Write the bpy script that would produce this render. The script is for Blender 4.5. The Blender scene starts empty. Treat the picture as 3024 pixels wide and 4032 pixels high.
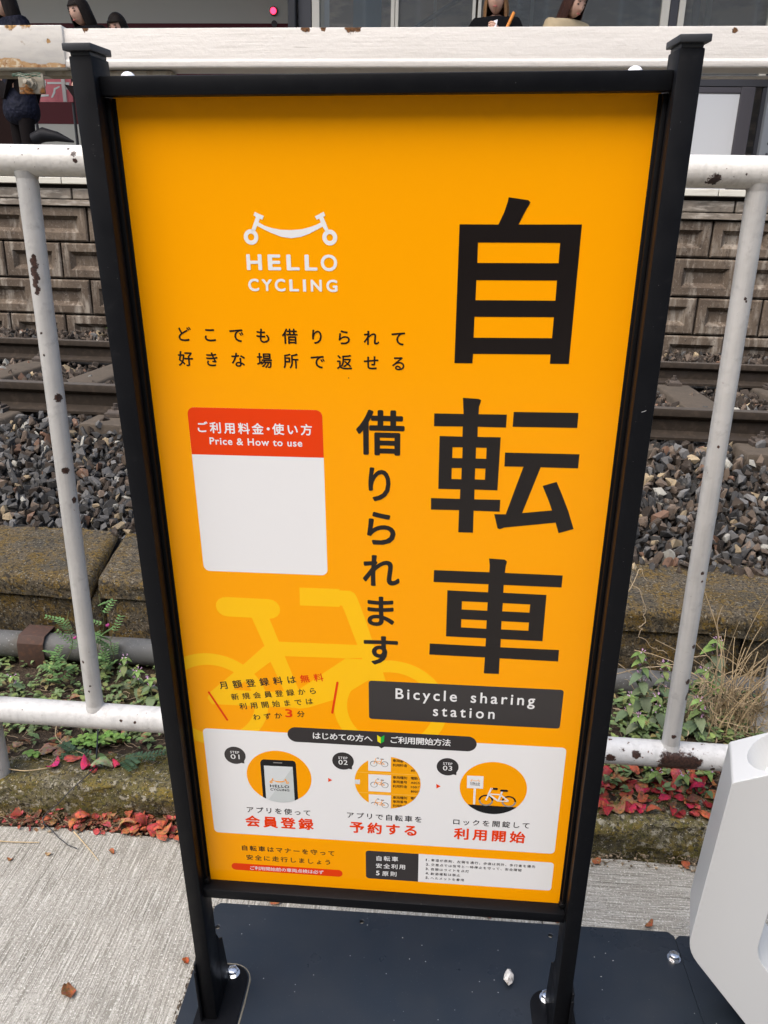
import bpy, bmesh, math, random
import numpy as np
from mathutils import Vector, Matrix, Euler
R = math.radians
S = bpy.context.scene
COL = S.collection

# ---------------------------------------------------------------- camera, sky, sun, exposure
cam = bpy.data.cameras.new('camera'); camo = bpy.data.objects.new('camera', cam); COL.objects.link(camo)
cam.sensor_fit = 'VERTICAL'; cam.sensor_height = 36.0; cam.sensor_width = 27.0
cam.lens = 3060.0 / 4032.0 * 36.0; cam.clip_start = 0.02; cam.clip_end = 600
H = 1.40
PITCH, ROLL, YAW = R(19.3), 0.0128, R(3.65)
camo.matrix_world = (Matrix.Translation((0, 0, H)) @ Matrix.Rotation(YAW, 4, 'Z') @
                     Matrix.Rotation(R(90) - PITCH, 4, 'X') @ Matrix.Rotation(ROLL, 4, 'Z'))
S.camera = camo
S.render.resolution_x = 768; S.render.resolution_y = 1024
SUN_EL, SUN_AZ = R(58), R(215)          # azimuth: direction the light comes from, clockwise from +Y
W = bpy.data.worlds.new('World'); S.world = W; W.use_nodes = True
nt = W.node_tree; bg = nt.nodes['Background']
sky = nt.nodes.new('ShaderNodeTexSky'); sky.sky_type = 'NISHITA'; sky.sun_disc = False
sky.sun_elevation = SUN_EL; sky.sun_rotation = SUN_AZ
sky.air_density = 1.0; sky.dust_density = 3.8; sky.ozone_density = 0.8
nt.links.new(sky.outputs[0], bg.inputs[0]); bg.inputs[1].default_value = 0.15
sl = bpy.data.lights.new('sun', 'SUN'); sl.energy = 1.1; sl.angle = R(75); sl.color = (1.0, 0.985, 0.965)
so = bpy.data.objects.new('sun', sl); COL.objects.link(so)
sd = Vector((math.sin(SUN_AZ) * math.cos(SUN_EL), math.cos(SUN_AZ) * math.cos(SUN_EL), math.sin(SUN_EL)))
so.rotation_euler = sd.to_track_quat('Z', 'Y').to_euler(); so.location = (0, -3, 8)
S.view_settings.view_transform = 'Standard'; S.view_settings.look = 'None'
S.view_settings.exposure = 1.27; S.view_settings.gamma = 1.0
S.view_settings.use_curve_mapping = False
S.cycles.max_bounces = 6; S.cycles.diffuse_bounces = 3; S.cycles.glossy_bounces = 3
S.cycles.transmission_bounces = 4; S.cycles.transparent_max_bounces = 6
S.cycles.caustics_reflective = False; S.cycles.caustics_refractive = False

# ---------------------------------------------------------------- materials
def srgb(r, g, b):
    f = lambda c: ((c / 255 + 0.055) / 1.055) ** 2.4 if c > 10 else c / 255 / 12.92
    return (f(r), f(g), f(b), 1)
def c4(c): return tuple(c) + (1,) if len(c) == 3 else tuple(c)
MATS = {}
def mat(name, base, rough=0.6, metal=0.0, spec=0.5, layers=(), bumps=(), spots=(), spotcol=(.045, .02, .013), attr=None, coat=0, rvar=None, emit=None):
    """layers: (scale, detail, lo, hi, colour, (sx,sy,sz), rough) noise masks mixed over base; bumps: (scale, detail, strength, dist, (sx,sy,sz));
    spots: (x,y,z,radius) patches with ragged edges in object space"""
    if name in MATS: return MATS[name]
    m = bpy.data.materials.new(name); m.use_nodes = True; MATS[name] = m
    t = m.node_tree; N, L = t.nodes, t.links; b = N['Principled BSDF']
    b.inputs['Roughness'].default_value = rough; b.inputs['Metallic'].default_value = metal
    b.inputs['Specular IOR Level'].default_value = spec
    if coat: b.inputs['Coat Weight'].default_value = coat; b.inputs['Coat Roughness'].default_value = .08
    tc = N.new('ShaderNodeTexCoord')
    def mapped(sc):
        if sc is None or tuple(sc) == (1, 1, 1): return tc.outputs['Object']
        mp = N.new('ShaderNodeMapping'); mp.inputs['Scale'].default_value = sc
        L.new(tc.outputs['Object'], mp.inputs[0]); return mp.outputs[0]
    if attr:
        a = N.new('ShaderNodeAttribute'); a.attribute_name = attr; col = a.outputs['Color']
    else:
        rgb = N.new('ShaderNodeRGB'); rgb.outputs[0].default_value = c4(base); col = rgb.outputs[0]
    ro = None
    def mix(fac, c):
        nonlocal col
        mx = N.new('ShaderNodeMix'); mx.data_type = 'RGBA'
        L.new(fac, mx.inputs[0]); L.new(col, mx.inputs[6]); mx.inputs[7].default_value = c4(c); col = mx.outputs[2]
    def mixr(fac, r):
        nonlocal ro
        mx = N.new('ShaderNodeMix'); mx.data_type = 'FLOAT'
        L.new(fac, mx.inputs[0]); mx.inputs[3].default_value = r
        if ro is None: mx.inputs[2].default_value = rough
        else: L.new(ro, mx.inputs[2])
        ro = mx.outputs[0]
    for ly in layers:
        sc, det, lo, hi, c = ly[:5]; st = ly[5] if len(ly) > 5 else None
        kind = ly[7] if len(ly) > 7 else 'noise'
        if kind == 'speck':
            v = N.new('ShaderNodeTexVoronoi'); v.inputs['Scale'].default_value = sc; L.new(mapped(st), v.inputs['Vector']); src = v.outputs['Distance']
        else:
            n = N.new('ShaderNodeTexNoise'); n.inputs['Scale'].default_value = sc; n.inputs['Detail'].default_value = det
            n.inputs['Roughness'].default_value = .6
            L.new(mapped(st), n.inputs['Vector']); src = n.outputs[0]
        mr = N.new('ShaderNodeMapRange'); mr.inputs[1].default_value = lo; mr.inputs[2].default_value = hi
        L.new(src, mr.inputs[0]); mix(mr.outputs[0], c)
        if len(ly) > 6 and ly[6] is not None: mixr(mr.outputs[0], ly[6])
    spotmask = None
    for (x, y, z, r) in spots:
        vm = N.new('ShaderNodeVectorMath'); vm.operation = 'DISTANCE'; L.new(tc.outputs['Object'], vm.inputs[0]); vm.inputs[1].default_value = (x, y, z)
        n = N.new('ShaderNodeTexNoise'); n.inputs['Scale'].default_value = 0.95 / r; n.inputs['Detail'].default_value = 6; n.inputs['Roughness'].default_value = .75
        L.new(tc.outputs['Object'], n.inputs['Vector'])
        m1 = N.new('ShaderNodeMath'); m1.operation = 'MULTIPLY_ADD'; L.new(n.outputs[0], m1.inputs[0]); m1.inputs[1].default_value = -2.2 * r; L.new(vm.outputs['Value'], m1.inputs[2])
        mr = N.new('ShaderNodeMapRange'); mr.inputs[1].default_value = -0.08 * r; mr.inputs[2].default_value = -0.28 * r
        L.new(m1.outputs[0], mr.inputs[0])
        if spotmask is None: spotmask = mr.outputs[0]
        else:
            mx = N.new('ShaderNodeMath'); mx.operation = 'MAXIMUM'; L.new(spotmask, mx.inputs[0]); L.new(mr.outputs[0], mx.inputs[1]); spotmask = mx.outputs[0]
    if spotmask is not None:
        n = N.new('ShaderNodeTexNoise'); n.inputs['Scale'].default_value = 170; n.inputs['Detail'].default_value = 4; L.new(tc.outputs['Object'], n.inputs['Vector'])
        mr = N.new('ShaderNodeMapRange'); mr.inputs[1].default_value = .42; mr.inputs[2].default_value = .62; L.new(n.outputs[0], mr.inputs[0])
        sc = N.new('ShaderNodeMix'); sc.data_type = 'RGBA'; L.new(mr.outputs[0], sc.inputs[0]); sc.inputs[6].default_value = c4([c * 1.25 for c in spotcol[:3]]); sc.inputs[7].default_value = c4([c * .45 for c in spotcol[:3]])
        mx = N.new('ShaderNodeMix'); mx.data_type = 'RGBA'; L.new(spotmask, mx.inputs[0]); L.new(col, mx.inputs[6]); L.new(sc.outputs[2], mx.inputs[7]); col = mx.outputs[2]
        mixr(spotmask, .9)
    L.new(col, b.inputs['Base Color'])
    if rvar:
        n = N.new('ShaderNodeTexNoise'); n.inputs['Scale'].default_value = rvar[0]; n.inputs['Detail'].default_value = 5
        L.new(mapped(rvar[3] if len(rvar) > 3 else None), n.inputs['Vector'])
        mr = N.new('ShaderNodeMapRange'); mr.inputs[1].default_value = .3; mr.inputs[2].default_value = .7
        mr.inputs[3].default_value = rvar[1]; mr.inputs[4].default_value = rvar[2]
        L.new(n.outputs[0], mr.inputs[0]); ro = mr.outputs[0]
    if ro is not None: L.new(ro, b.inputs['Roughness'])
    prev = None
    for bp in bumps:
        sc, det, stg, dist = bp[:4]; st = bp[4] if len(bp) > 4 else None
        n = N.new('ShaderNodeTexNoise'); n.inputs['Scale'].default_value = sc; n.inputs['Detail'].default_value = det
        n.inputs['Roughness'].default_value = .6
        L.new(mapped(st), n.inputs['Vector'])
        bu = N.new('ShaderNodeBump'); bu.inputs['Strength'].default_value = stg; bu.inputs['Distance'].default_value = dist
        L.new(n.outputs[0], bu.inputs['Height'])
        if prev is not None: L.new(prev, bu.inputs['Normal'])
        prev = bu.outputs[0]
    if prev is not None: L.new(prev, b.inputs['Normal'])
    if emit: b.inputs['Emission Color'].default_value = c4(emit[0]); b.inputs['Emission Strength'].default_value = emit[1]
    return m

# ---------------------------------------------------------------- mesh helpers
class MB:
    def __init__(s): s.v = []; s.f = []; s.c = []; s.sm = []
    def add(s, V, F, col=None, smooth=None):
        o = len(s.v); s.v += [tuple(p) for p in V]; s.f += [tuple(i + o for i in f) for f in F]
        s.c += [col] * len(F)
        return s
    def box(s, x0, x1, y0, y1, z0, z1, col=None):
        V = [(x, y, z) for z in (z0, z1) for y in (y0, y1) for x in (x0, x1)]
        return s.add(V, [(0, 2, 3, 1), (4, 5, 7, 6), (0, 1, 5, 4), (2, 6, 7, 3), (0, 4, 6, 2), (1, 3, 7, 5)], col)
    def tube(s, pts, rad, n=12, cap=True, col=None):
        P = [Vector(p) for p in pts]; rr = rad if isinstance(rad, (list, tuple)) else [rad] * len(P)
        V = []; F = []; t = None; u = None
        for i, p in enumerate(P):
            d = (P[min(i + 1, len(P) - 1)] - P[max(i - 1, 0)])
            if d.length < 1e-9: d = Vector((0, 0, 1))
            d.normalize()
            if u is None:
                a = Vector((0, 0, 1)) if abs(d.z) < .9 else Vector((1, 0, 0))
                u = d.cross(a).normalized()
            else:
                u = (u - d * u.dot(d)); u = u.normalized() if u.length > 1e-6 else d.orthogonal().normalized()
            w = d.cross(u)
            for k in range(n):
                an = 2 * math.pi * k / n; V.append(p + (u * math.cos(an) + w * math.sin(an)) * rr[i])
        for i in range(len(P) - 1):
            for k in range(n):
                F.append((i * n + k, i * n + (k + 1) % n, (i + 1) * n + (k + 1) % n, (i + 1) * n + k))
        if cap: F.append(tuple(range(n - 1, -1, -1))); F.append(tuple((len(P) - 1) * n + k for k in range(n)))
        return s.add(V, F, col)
    def prism(s, poly, axis, a, b, col=None):
        """poly: 2D points; extrude along axis ('x','y','z') from a to b"""
        def q(p, t): return {'x': (t, p[0], p[1]), 'y': (p[0], t, p[1]), 'z': (p[0], p[1], t)}[axis]
        n = len(poly); V = [q(p, a) for p in poly] + [q(p, b) for p in poly]
        F = [tuple(range(n)), tuple(range(2 * n - 1, n - 1, -1))] + [(i, i + n, (i + 1) % n + n, (i + 1) % n) for i in range(n)]
        return s.add(V, F, col)
    def ball(s, c, r, nu=12, nv=8, col=None, v0=0.0, v1=1.0):
        r = r if isinstance(r, (tuple, list)) else (r, r, r)
        V = []; F = []
        for j in range(nv + 1):
            th = math.pi * (v0 + (v1 - v0) * j / nv)
            for i in range(nu):
                ph = 2 * math.pi * i / nu
                V.append((c[0] + r[0] * math.sin(th) * math.cos(ph), c[1] + r[1] * math.sin(th) * math.sin(ph), c[2] + r[2] * math.cos(th)))
        for j in range(nv):
            for i in range(nu):
                F.append((j * nu + i, (j + 1) * nu + i, (j + 1) * nu + (i + 1) % nu, j * nu + (i + 1) % nu))
        return s.add(V, F, col)
    def build(s, name, m, parent=None, bevel=0, smooth=None, seg=2, M=None, fix=True):
        me = bpy.data.meshes.new(name); me.from_pydata(s.v, [], s.f)
        if fix or bevel:
            bm = bmesh.new(); bm.from_mesh(me)
            if fix: bmesh.ops.recalc_face_normals(bm, faces=bm.faces)
            if bevel:
                ed = [e for e in bm.edges if len(e.link_faces) == 2 and e.calc_face_angle(0) > .5]
                bmesh.ops.bevel(bm, geom=ed, offset=bevel, segments=seg, profile=.5, affect='EDGES', clamp_overlap=True)
            bm.to_mesh(me); bm.free()
        if any(c is not None for c in s.c) and not bevel:
            at = me.color_attributes.new('tint', 'FLOAT_COLOR', 'CORNER')
            arr = np.ones((len(me.loops), 4), 'f'); li = 0
            for p in me.polygons:
                c = s.c[p.index] or (1, 1, 1)
                arr[p.loop_start:p.loop_start + p.loop_total, :3] = c[:3]
            at.data.foreach_set('color', arr.ravel())
        return link(name, me, m, parent, smooth, M)
def link(name, me, m, parent=None, smooth=None, M=None):
    o = bpy.data.objects.new(name, me); COL.objects.link(o)
    if m: me.materials.append(m)
    if smooth is not None:
        me.shade_smooth(); me.set_sharp_from_angle(angle=R(smooth))
    if parent: o.parent = parent
    if M is not None: o.matrix_local = M
    return o
def thing(name, label, cat, loc=(0, 0, 0), M=None, group=None):
    o = bpy.data.objects.new(name, None); COL.objects.link(o); o.empty_display_size = .05
    if M is not None: o.matrix_world = M
    else: o.location = loc
    return tag(o, label, cat, group)
def tag(o, label, cat, group=None):
    o['label'] = label; o['category'] = cat
    if group: o['group'] = group
    return o
def kind(o, k, label=None):
    o['kind'] = k
    if label: o['label'] = label
    return o
def curve_mesh(splines, extrude=0, bevel=0, res=1):
    cu = bpy.data.curves.new('outline', 'CURVE'); cu.dimensions = '2D'; cu.fill_mode = 'BOTH' if not extrude and not bevel else 'BOTH'
    cu.extrude = extrude; cu.bevel_depth = bevel; cu.bevel_resolution = res
    for p in splines:
        sp = cu.splines.new('POLY'); sp.points.add(len(p) - 1); sp.use_cyclic_u = True
        for i, q in enumerate(p): sp.points[i].co = (q[0], q[1], 0, 1)
    return eval_mesh(cu)
def eval_mesh(data):
    o = bpy.data.objects.new('tmp', data); COL.objects.link(o)
    dg = bpy.context.evaluated_depsgraph_get(); dg.update()
    me = bpy.data.meshes.new_from_object(o.evaluated_get(dg))
    bpy.data.objects.remove(o)
    me.materials.clear()
    if isinstance(data, bpy.types.Curve): bpy.data.curves.remove(data)
    return me
def mesh_np(me):
    v = np.empty(len(me.vertices) * 3, 'f'); me.vertices.foreach_get('co', v); v = v.reshape(-1, 3)
    F = [tuple(p.vertices) for p in me.polygons]; bpy.data.meshes.remove(me); return v, F
def np_mesh(name, V, F, colors=None, smooth=False):
    """V (n,3), F (m,k) arrays of one face size; colors (m,3) per face"""
    me = bpy.data.meshes.new(name); V = np.asarray(V, 'f'); F = np.asarray(F, 'i'); k = F.shape[1]
    me.vertices.add(len(V)); me.vertices.foreach_set('co', V.ravel())
    me.loops.add(F.size); me.loops.foreach_set('vertex_index', F.ravel())
    me.polygons.add(len(F)); me.polygons.foreach_set('loop_start', np.arange(0, F.size, k, dtype='i'))
    me.update(calc_edges=True); me.validate()
    if not smooth: me.shade_flat()
    if colors is not None:
        at = me.color_attributes.new('tint', 'FLOAT_COLOR', 'CORNER')
        a = np.ones((F.size, 4), 'f'); a[:, :3] = np.repeat(np.asarray(colors, 'f'), k, axis=0); at.data.foreach_set('color', a.ravel())
    if smooth: me.shade_smooth()
    return me
def boolean_cut(o, cutter):
    md = o.modifiers.new('cut', 'BOOLEAN'); md.object = cutter; md.operation = 'DIFFERENCE'; md.solver = 'EXACT'
    dg = bpy.context.evaluated_depsgraph_get(); dg.update()
    me = bpy.data.meshes.new_from_object(o.evaluated_get(dg)); o.modifiers.clear(); old = o.data; o.data = me
    bpy.data.objects.remove(cutter)
def fbm(x, y, seed=0, oct=4):
    """cheap value noise for vertex displacement, arrays in, about -1..1"""
    r = np.random.RandomState(seed); out = np.zeros_like(x, dtype=float); amp = .5
    for o in range(oct):
        g = r.rand(64, 64); xi = np.floor(x).astype(int); yi = np.floor(y).astype(int); fx = x - xi; fy = y - yi
        fx = fx * fx * (3 - 2 * fx); fy = fy * fy * (3 - 2 * fy)
        a = g[xi % 64, yi % 64]; b = g[(xi + 1) % 64, yi % 64]; c = g[xi % 64, (yi + 1) % 64]; d = g[(xi + 1) % 64, (yi + 1) % 64]
        out += amp * 2 * ((a * (1 - fx) + b * fx) * (1 - fy) + (c * (1 - fx) + d * fx) * fy - .5); amp *= .5; x = x * 2.03; y = y * 2.03
    return out
def sheet(name, xs, ys, fz, m, parent=None, smooth=True):
    X, Y = np.meshgrid(np.asarray(xs), np.asarray(ys)); Z = fz(X, Y); n, k = X.shape
    V = np.stack([X, Y, Z], -1).reshape(-1, 3); i = np.arange((n - 1) * (k - 1)); r_, c_ = i // (k - 1), i % (k - 1)
    F = np.stack([r_ * k + c_, r_ * k + c_ + 1, (r_ + 1) * k + c_ + 1, (r_ + 1) * k + c_], -1)
    me = np_mesh(name, V, F, smooth=smooth); return link(name, me, m, parent)
rnd = random.Random(7)

PRINT=[
['poly','large_lettering','ink',3,[[92.6,1080.7],[137.4,1080.6],[143.3,1094],[146.6,1105.1],[147.4,1109.9],[169.6,1106.9],[172.4,1104.5],[170.7,1100.9],[168.8,1098],[160.5,1080.7],[232.5,1081],[232.5,919.9],[209.5,919.7],[209.4,931.2],[114.9,930.4],[114.6,918.6],[92.3,918.5]],[[[114.9,1060.8],[209.7,1060.9],[209.7,1038.3],[115.1,1037.9]],[[114.9,1018.3],[209.6,1018.7],[209.7,995.5],[114.9,995]],[[114.6,975.4],[209.6,976.1],[209.5,951],[114.7,950.2]]],0],
['poly','large_lettering','ink',3,[[68.9,853.3],[106.2,853.4],[104.6,874.5],[124.3,873.5],[127.6,871.9],[127,868.9],[125.4,863.3],[125.3,853.5],[161,853.8],[161,836.7],[125.1,836.9],[125.4,823.3],[155,823.5],[155,750.1],[124.8,750.2],[125.1,736.1],[159.5,736.6],[159.7,719.5],[125,719.7],[125.5,687.1],[105.6,687.1],[105.5,719.8],[67.7,719.4],[67.5,736.1],[106.1,736.2],[105.9,749.9],[76.8,749.7],[76.6,823.3],[105.9,823.1],[106,836.8],[69,836.3]],[[[93.7,808.5],[106.8,808.7],[106.9,793.7],[93.8,793.6]],[[124.1,808.8],[137.8,808.8],[137.9,793.7],[124.4,793.7]],[[93.7,779.8],[106.7,780.1],[106.8,764.2],[93.9,764.3]],[[124.3,780.1],[137.7,780.1],[137.8,764.5],[124.5,764.6]]],0],
['poly','large_lettering','ink',3,[[169.4,857.5],[250.2,858.1],[250.5,838.5],[169.3,838]],[],0],
['poly','large_lettering','ink',3,[[161.8,803],[256.8,803.3],[256.8,784.1],[208.9,784.1],[189.5,718.4],[228.5,723.7],[223.6,736.1],[213.5,758.2],[231.1,764.4],[239.4,747.1],[249.8,723.7],[259.3,697.6],[240,690.7],[234.8,706.1],[167.2,696.4],[161.6,693.8],[158.3,694.8],[152.7,715.5],[168,715.9],[179.5,758.2],[186.8,784.1],[162.1,783.9]],[],0],
['poly','large_lettering','ink',3,[[74.2,627.7],[150.8,627.6],[150.8,638.5],[149.2,648.9],[170.6,648.1],[174.1,645.2],[172.7,638.3],[172.1,627.5],[251.2,626.9],[251.2,608.2],[171.7,608.7],[171.8,596.1],[231.6,595.4],[232.1,519.7],[172.9,520.2],[173,506.2],[256.7,506],[257.1,486.6],[173,487.3],[173.5,460.1],[151.5,459.9],[151.7,487.7],[70.7,488.3],[71,507.3],[151.6,506.6],[151.6,520.4],[94.1,520.8],[93.7,596.5],[150.7,595.8],[150.5,608.8],[74,609]],[[[114.8,579.9],[150.9,579.8],[151,566.1],[114.9,566.4]],[[172.2,579.6],[210.4,579.2],[210.3,565.8],[172.1,566.2]],[[115,550.5],[151.2,550.3],[151.2,536.3],[115.1,536.8]],[[172.2,550.1],[210.8,549.7],[211,536],[172.3,536.3]]],0],
['word','column_lettering','ink',3,'借',-32.2,794.5,31.2,856.4,1,0.022,0],
['word','column_lettering','ink',3,'り',-16.7,728.9,13.1,777.5,1,0.022,0],
['word','column_lettering','ink',3,'ら',-19.4,663.9,20.2,713.5,1,0.022,0],
['word','column_lettering','ink',3,'れ',-25.9,598.9,26.3,647.8,1,0.022,0],
['word','column_lettering','ink',3,'ま',-20,533,19.1,582,1,0.022,0],
['word','column_lettering','ink',3,'す',-25.9,466.4,24.6,516.1,1,0.022,0],
['poly','emblem','white_ink',3,[[-145.9,1065.5],[-146.1,1067.5],[-146.8,1069.3],[-147.8,1071],[-149.2,1072.4],[-150.9,1073.4],[-152.7,1074.1],[-154.7,1074.3],[-156.7,1074.1],[-158.5,1073.4],[-160.2,1072.4],[-161.6,1071],[-162.6,1069.3],[-163.3,1067.5],[-163.5,1065.5],[-163.3,1063.5],[-162.6,1061.7],[-161.6,1060],[-160.2,1058.6],[-158.5,1057.6],[-156.7,1056.9],[-154.7,1056.7],[-152.7,1056.9],[-150.9,1057.6],[-149.2,1058.6],[-147.8,1060],[-146.8,1061.7],[-146.1,1063.5]],[[[-150.8,1065.5],[-151,1066.7],[-151.5,1067.8],[-152.4,1068.7],[-153.5,1069.2],[-154.7,1069.4],[-155.9,1069.2],[-157,1068.7],[-157.9,1067.8],[-158.4,1066.7],[-158.6,1065.5],[-158.4,1064.3],[-157.9,1063.2],[-157,1062.3],[-155.9,1061.8],[-154.7,1061.6],[-153.5,1061.8],[-152.4,1062.3],[-151.5,1063.2],[-151,1064.3]]],0],
['poly','emblem','white_ink',3,[[-51,1065.4],[-51.2,1067.4],[-51.9,1069.3],[-52.9,1070.9],[-54.4,1072.4],[-56,1073.4],[-57.9,1074.1],[-59.9,1074.3],[-61.9,1074.1],[-63.8,1073.4],[-65.4,1072.4],[-66.9,1070.9],[-67.9,1069.3],[-68.6,1067.4],[-68.8,1065.4],[-68.6,1063.4],[-67.9,1061.5],[-66.9,1059.9],[-65.4,1058.4],[-63.8,1057.4],[-61.9,1056.7],[-59.9,1056.5],[-57.9,1056.7],[-56,1057.4],[-54.4,1058.4],[-52.9,1059.9],[-51.9,1061.5],[-51.2,1063.4]],[[[-56,1065.4],[-56.2,1066.6],[-56.7,1067.7],[-57.6,1068.6],[-58.7,1069.1],[-59.9,1069.3],[-61.1,1069.1],[-62.2,1068.6],[-63.1,1067.7],[-63.6,1066.6],[-63.8,1065.4],[-63.6,1064.2],[-63.1,1063.1],[-62.2,1062.2],[-61.1,1061.7],[-59.9,1061.5],[-58.7,1061.7],[-57.6,1062.2],[-56.7,1063.1],[-56.2,1064.2]]],0],
['poly','emblem','white_ink',3,[[-148.2,1093.7],[-143.3,1091.4],[-137.7,1089.1],[-139.8,1084.9],[-142.9,1086.1],[-144.5,1082],[-137.7,1078.3],[-129.5,1075.9],[-118.6,1073.9],[-105.7,1073.5],[-92.8,1074.6],[-83.6,1076.8],[-76.2,1079.2],[-70.1,1082.1],[-71.8,1086.5],[-74.7,1084.9],[-77,1088.8],[-72.2,1091],[-66.2,1093.9],[-64.6,1089.5],[-67,1088.3],[-61.1,1074.1],[-64.6,1071.9],[-68.2,1077.5],[-75.5,1073.8],[-83.9,1069.8],[-94.1,1066.1],[-106.2,1064.4],[-118.1,1065.9],[-129.9,1070.2],[-138,1073.8],[-146.5,1078.1],[-149.5,1072.1],[-153.9,1073.3],[-147.3,1088],[-150.1,1089.7]],[],0],
['word','emblem_lettering','white_ink',3,'H',-162.3,1027.6,-143.5,1045.9,1,0.03,0],
['word','emblem_lettering','white_ink',3,'E',-136.1,1027.6,-120.3,1045.9,1,0.03,0],
['word','emblem_lettering','white_ink',3,'L',-113.3,1027.6,-97.5,1045.9,1,0.03,0],
['word','emblem_lettering','white_ink',3,'L',-91.2,1027.6,-75.9,1045.9,1,0.03,0],
['word','emblem_lettering','white_ink',3,'O',-71.7,1027,-51.8,1046.3,1,0.024,0],
['word','emblem_lettering','white_ink',3,'C',-162.1,1002.7,-148.8,1017.6,1,0.03,0],
['word','emblem_lettering','white_ink',3,'Y',-145.3,1003.2,-132.5,1017,1,0.03,0],
['word','emblem_lettering','white_ink',3,'C',-129.1,1002.7,-116.1,1017.7,1,0.03,0],
['word','emblem_lettering','white_ink',3,'L',-111.2,1003,-99.4,1017.1,1,0.03,0],
['word','emblem_lettering','white_ink',3,'I',-94.5,1002.9,-90.7,1017.2,1,0,0],
['word','emblem_lettering','white_ink',3,'N',-84.8,1003,-71.2,1017,1,0.03,0],
['word','emblem_lettering','white_ink',3,'G',-65.8,1002.6,-52.1,1017.3,1,0.03,0],
['row','slogan_lettering','ink',3,[['ど',-249.4,949.4],['こ',-215.4,949.2],['で',-181.4,949],['も',-147.5,948.8],['借',-113.5,948.6],['り',-79.5,948.5],['ら',-45.5,948.3],['れ',-11.6,948.1],['て',22.4,947.9]],20.3,0.017,0,None,0],
['row','slogan_lettering','ink',3,[['好',-250,918.2],['き',-215.9,918],['な',-181.8,917.9],['場',-147.8,917.7],['所',-113.7,917.6],['で',-79.6,917.4],['返',-45.5,917.2],['せ',-11.5,917.1],['る',22.6,916.9]],20.3,0.017,0,None,0],
['poly','price_card','white_ink',1,[[-255,621.7],[-254.6,619.4],[-253.7,617.2],[-252.3,615.3],[-250.4,613.9],[-248.3,613],[-246,612.7],[-85,612.7],[-82.7,613],[-80.5,613.9],[-78.6,615.3],[-77.2,617.2],[-76.3,619.4],[-76,621.7],[-76,845.2],[-76.3,847.5],[-77.2,849.7],[-78.6,851.6],[-80.5,853],[-82.7,853.9],[-85,854.2],[-246,854.2],[-248.3,853.9],[-250.4,853],[-252.3,851.6],[-253.7,849.7],[-254.6,847.5],[-255,845.2]],[],0],
['poly','price_header','red_ink',2,[[-254.9,789.1],[-76,789.1],[-76,845.2],[-76.3,847.5],[-77.2,849.7],[-78.6,851.6],[-80.5,853],[-82.7,853.9],[-85,854.2],[-246,854.2],[-248.3,853.9],[-250.4,853],[-252.3,851.6],[-253.7,849.7],[-254.6,847.5],[-255,845.2]],[],0],
['row','price_lettering','white_ink',3,[['ご',-237.4,827.6],['利',-219,827.2],['用',-199.9,827.1],['料',-181,826.9],['金',-162.5,826.9],['・',-148.4,827.2],['使',-135.1,827.1],['い',-116.2,827.3],['方',-97.6,827.3]],16.1,0.022,0,None,0],
['word','price_lettering','white_ink',3,'Price & How to use',-228.8,803.6,-104,813.5,1.12,0.02,0],
['poly','bicycle_picture','yellow_ink',0.42,[[-226.2,570.9],[-232.5,569.7],[-237.9,566.2],[-241.5,560.9],[-242.8,554.7],[-241.6,548.4],[-238.1,543],[-232.8,539.4],[-226.6,538.1],[-164,537.4],[-157.7,538.6],[-152.3,542.1],[-148.7,547.4],[-147.4,553.6],[-148.6,559.9],[-152.1,565.3],[-157.4,568.9],[-163.6,570.2]],[],0],
['poly','bicycle_picture','yellow_ink',0.54,[[-117.5,591.2],[-59.6,591.7],[-59.7,589.3],[-44.6,589.4],[-38.1,585.8],[-34.3,577.9],[-22.7,541.9],[-8.3,490.9],[13.6,413.5],[-10.1,412],[-26.2,467.3],[-35.4,499],[-53.3,555.7],[-56.5,564.4],[-59.7,564.9],[-59.8,562.1],[-118,561.8]],[],0],
['poly','bicycle_picture','yellow_ink',0.66,[[-190.7,538.3],[-164.7,538.9],[-152.4,498.5],[-35.4,499],[-26.1,477],[-53.1,474.6],[-144.9,473.5],[-121.8,398.5],[-144.6,397.1],[-167.3,462.4],[-209.1,455.2],[-174.6,490]],[],0],
['poly','bicycle_picture','yellow_ink',0.78,[[-53.1,474.6],[-20.7,474.1],[-9.9,448.6],[-14.1,441.8],[-65,401.9],[-112.5,381.8],[-126.9,378.5],[-134,379.8],[-264.2,378.6],[-270.5,389.4],[-266.6,399.9],[-209.1,455.2],[-167.3,462.4],[-228.5,407.4],[-162.6,407.9],[-125.3,415.2]],[],0],
['ringclip','bicycle_picture','yellow_ink',0.9,[13.2,387.7],86.9,66,0],
['ringclip','bicycle_picture','yellow_ink',0.84,[-262.3,385.5],86.9,66,0],
['row','notice_lettering','ink',3,[['月',-242.5,415.6],['額',-221.4,418.9],['登',-200.3,422.1],['録',-179.1,425.4],['料',-158,428.6],['は',-136.9,431.9]],15.2,0.015,0.153,None,0],
['row','notice_lettering','red_ink',3,[['無',-116.2,434.9],['料',-95.1,438]],15.2,0.015,0.146,None,0],
['row','notice_lettering','ink',3,[['新',-226.8,394.9],['規',-209.4,397.5],['会',-192,400.1],['員',-174.6,402.7],['登',-157.2,405.3],['録',-139.8,407.9],['か',-122.4,410.5],['ら',-105,413.1]],12.7,0.012,0.148,None,0],
['row','notice_lettering','ink',3,[['利',-215.2,378],['用',-197.9,380.6],['開',-180.5,383.1],['始',-163.2,385.7],['ま',-145.9,388.3],['で',-128.5,390.8],['は',-111.2,393.4]],12.7,0.012,0.147,None,0],
['row','notice_lettering','ink',3,[['わ',-195.2,358.6],['ず',-178,361.1],['か',-160.9,363.6]],12.7,0.012,0.145,None,0],
['row','notice_lettering','ink',3,[['分',-125.2,368.8]],12.7,0.012,0,None,0],
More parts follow.
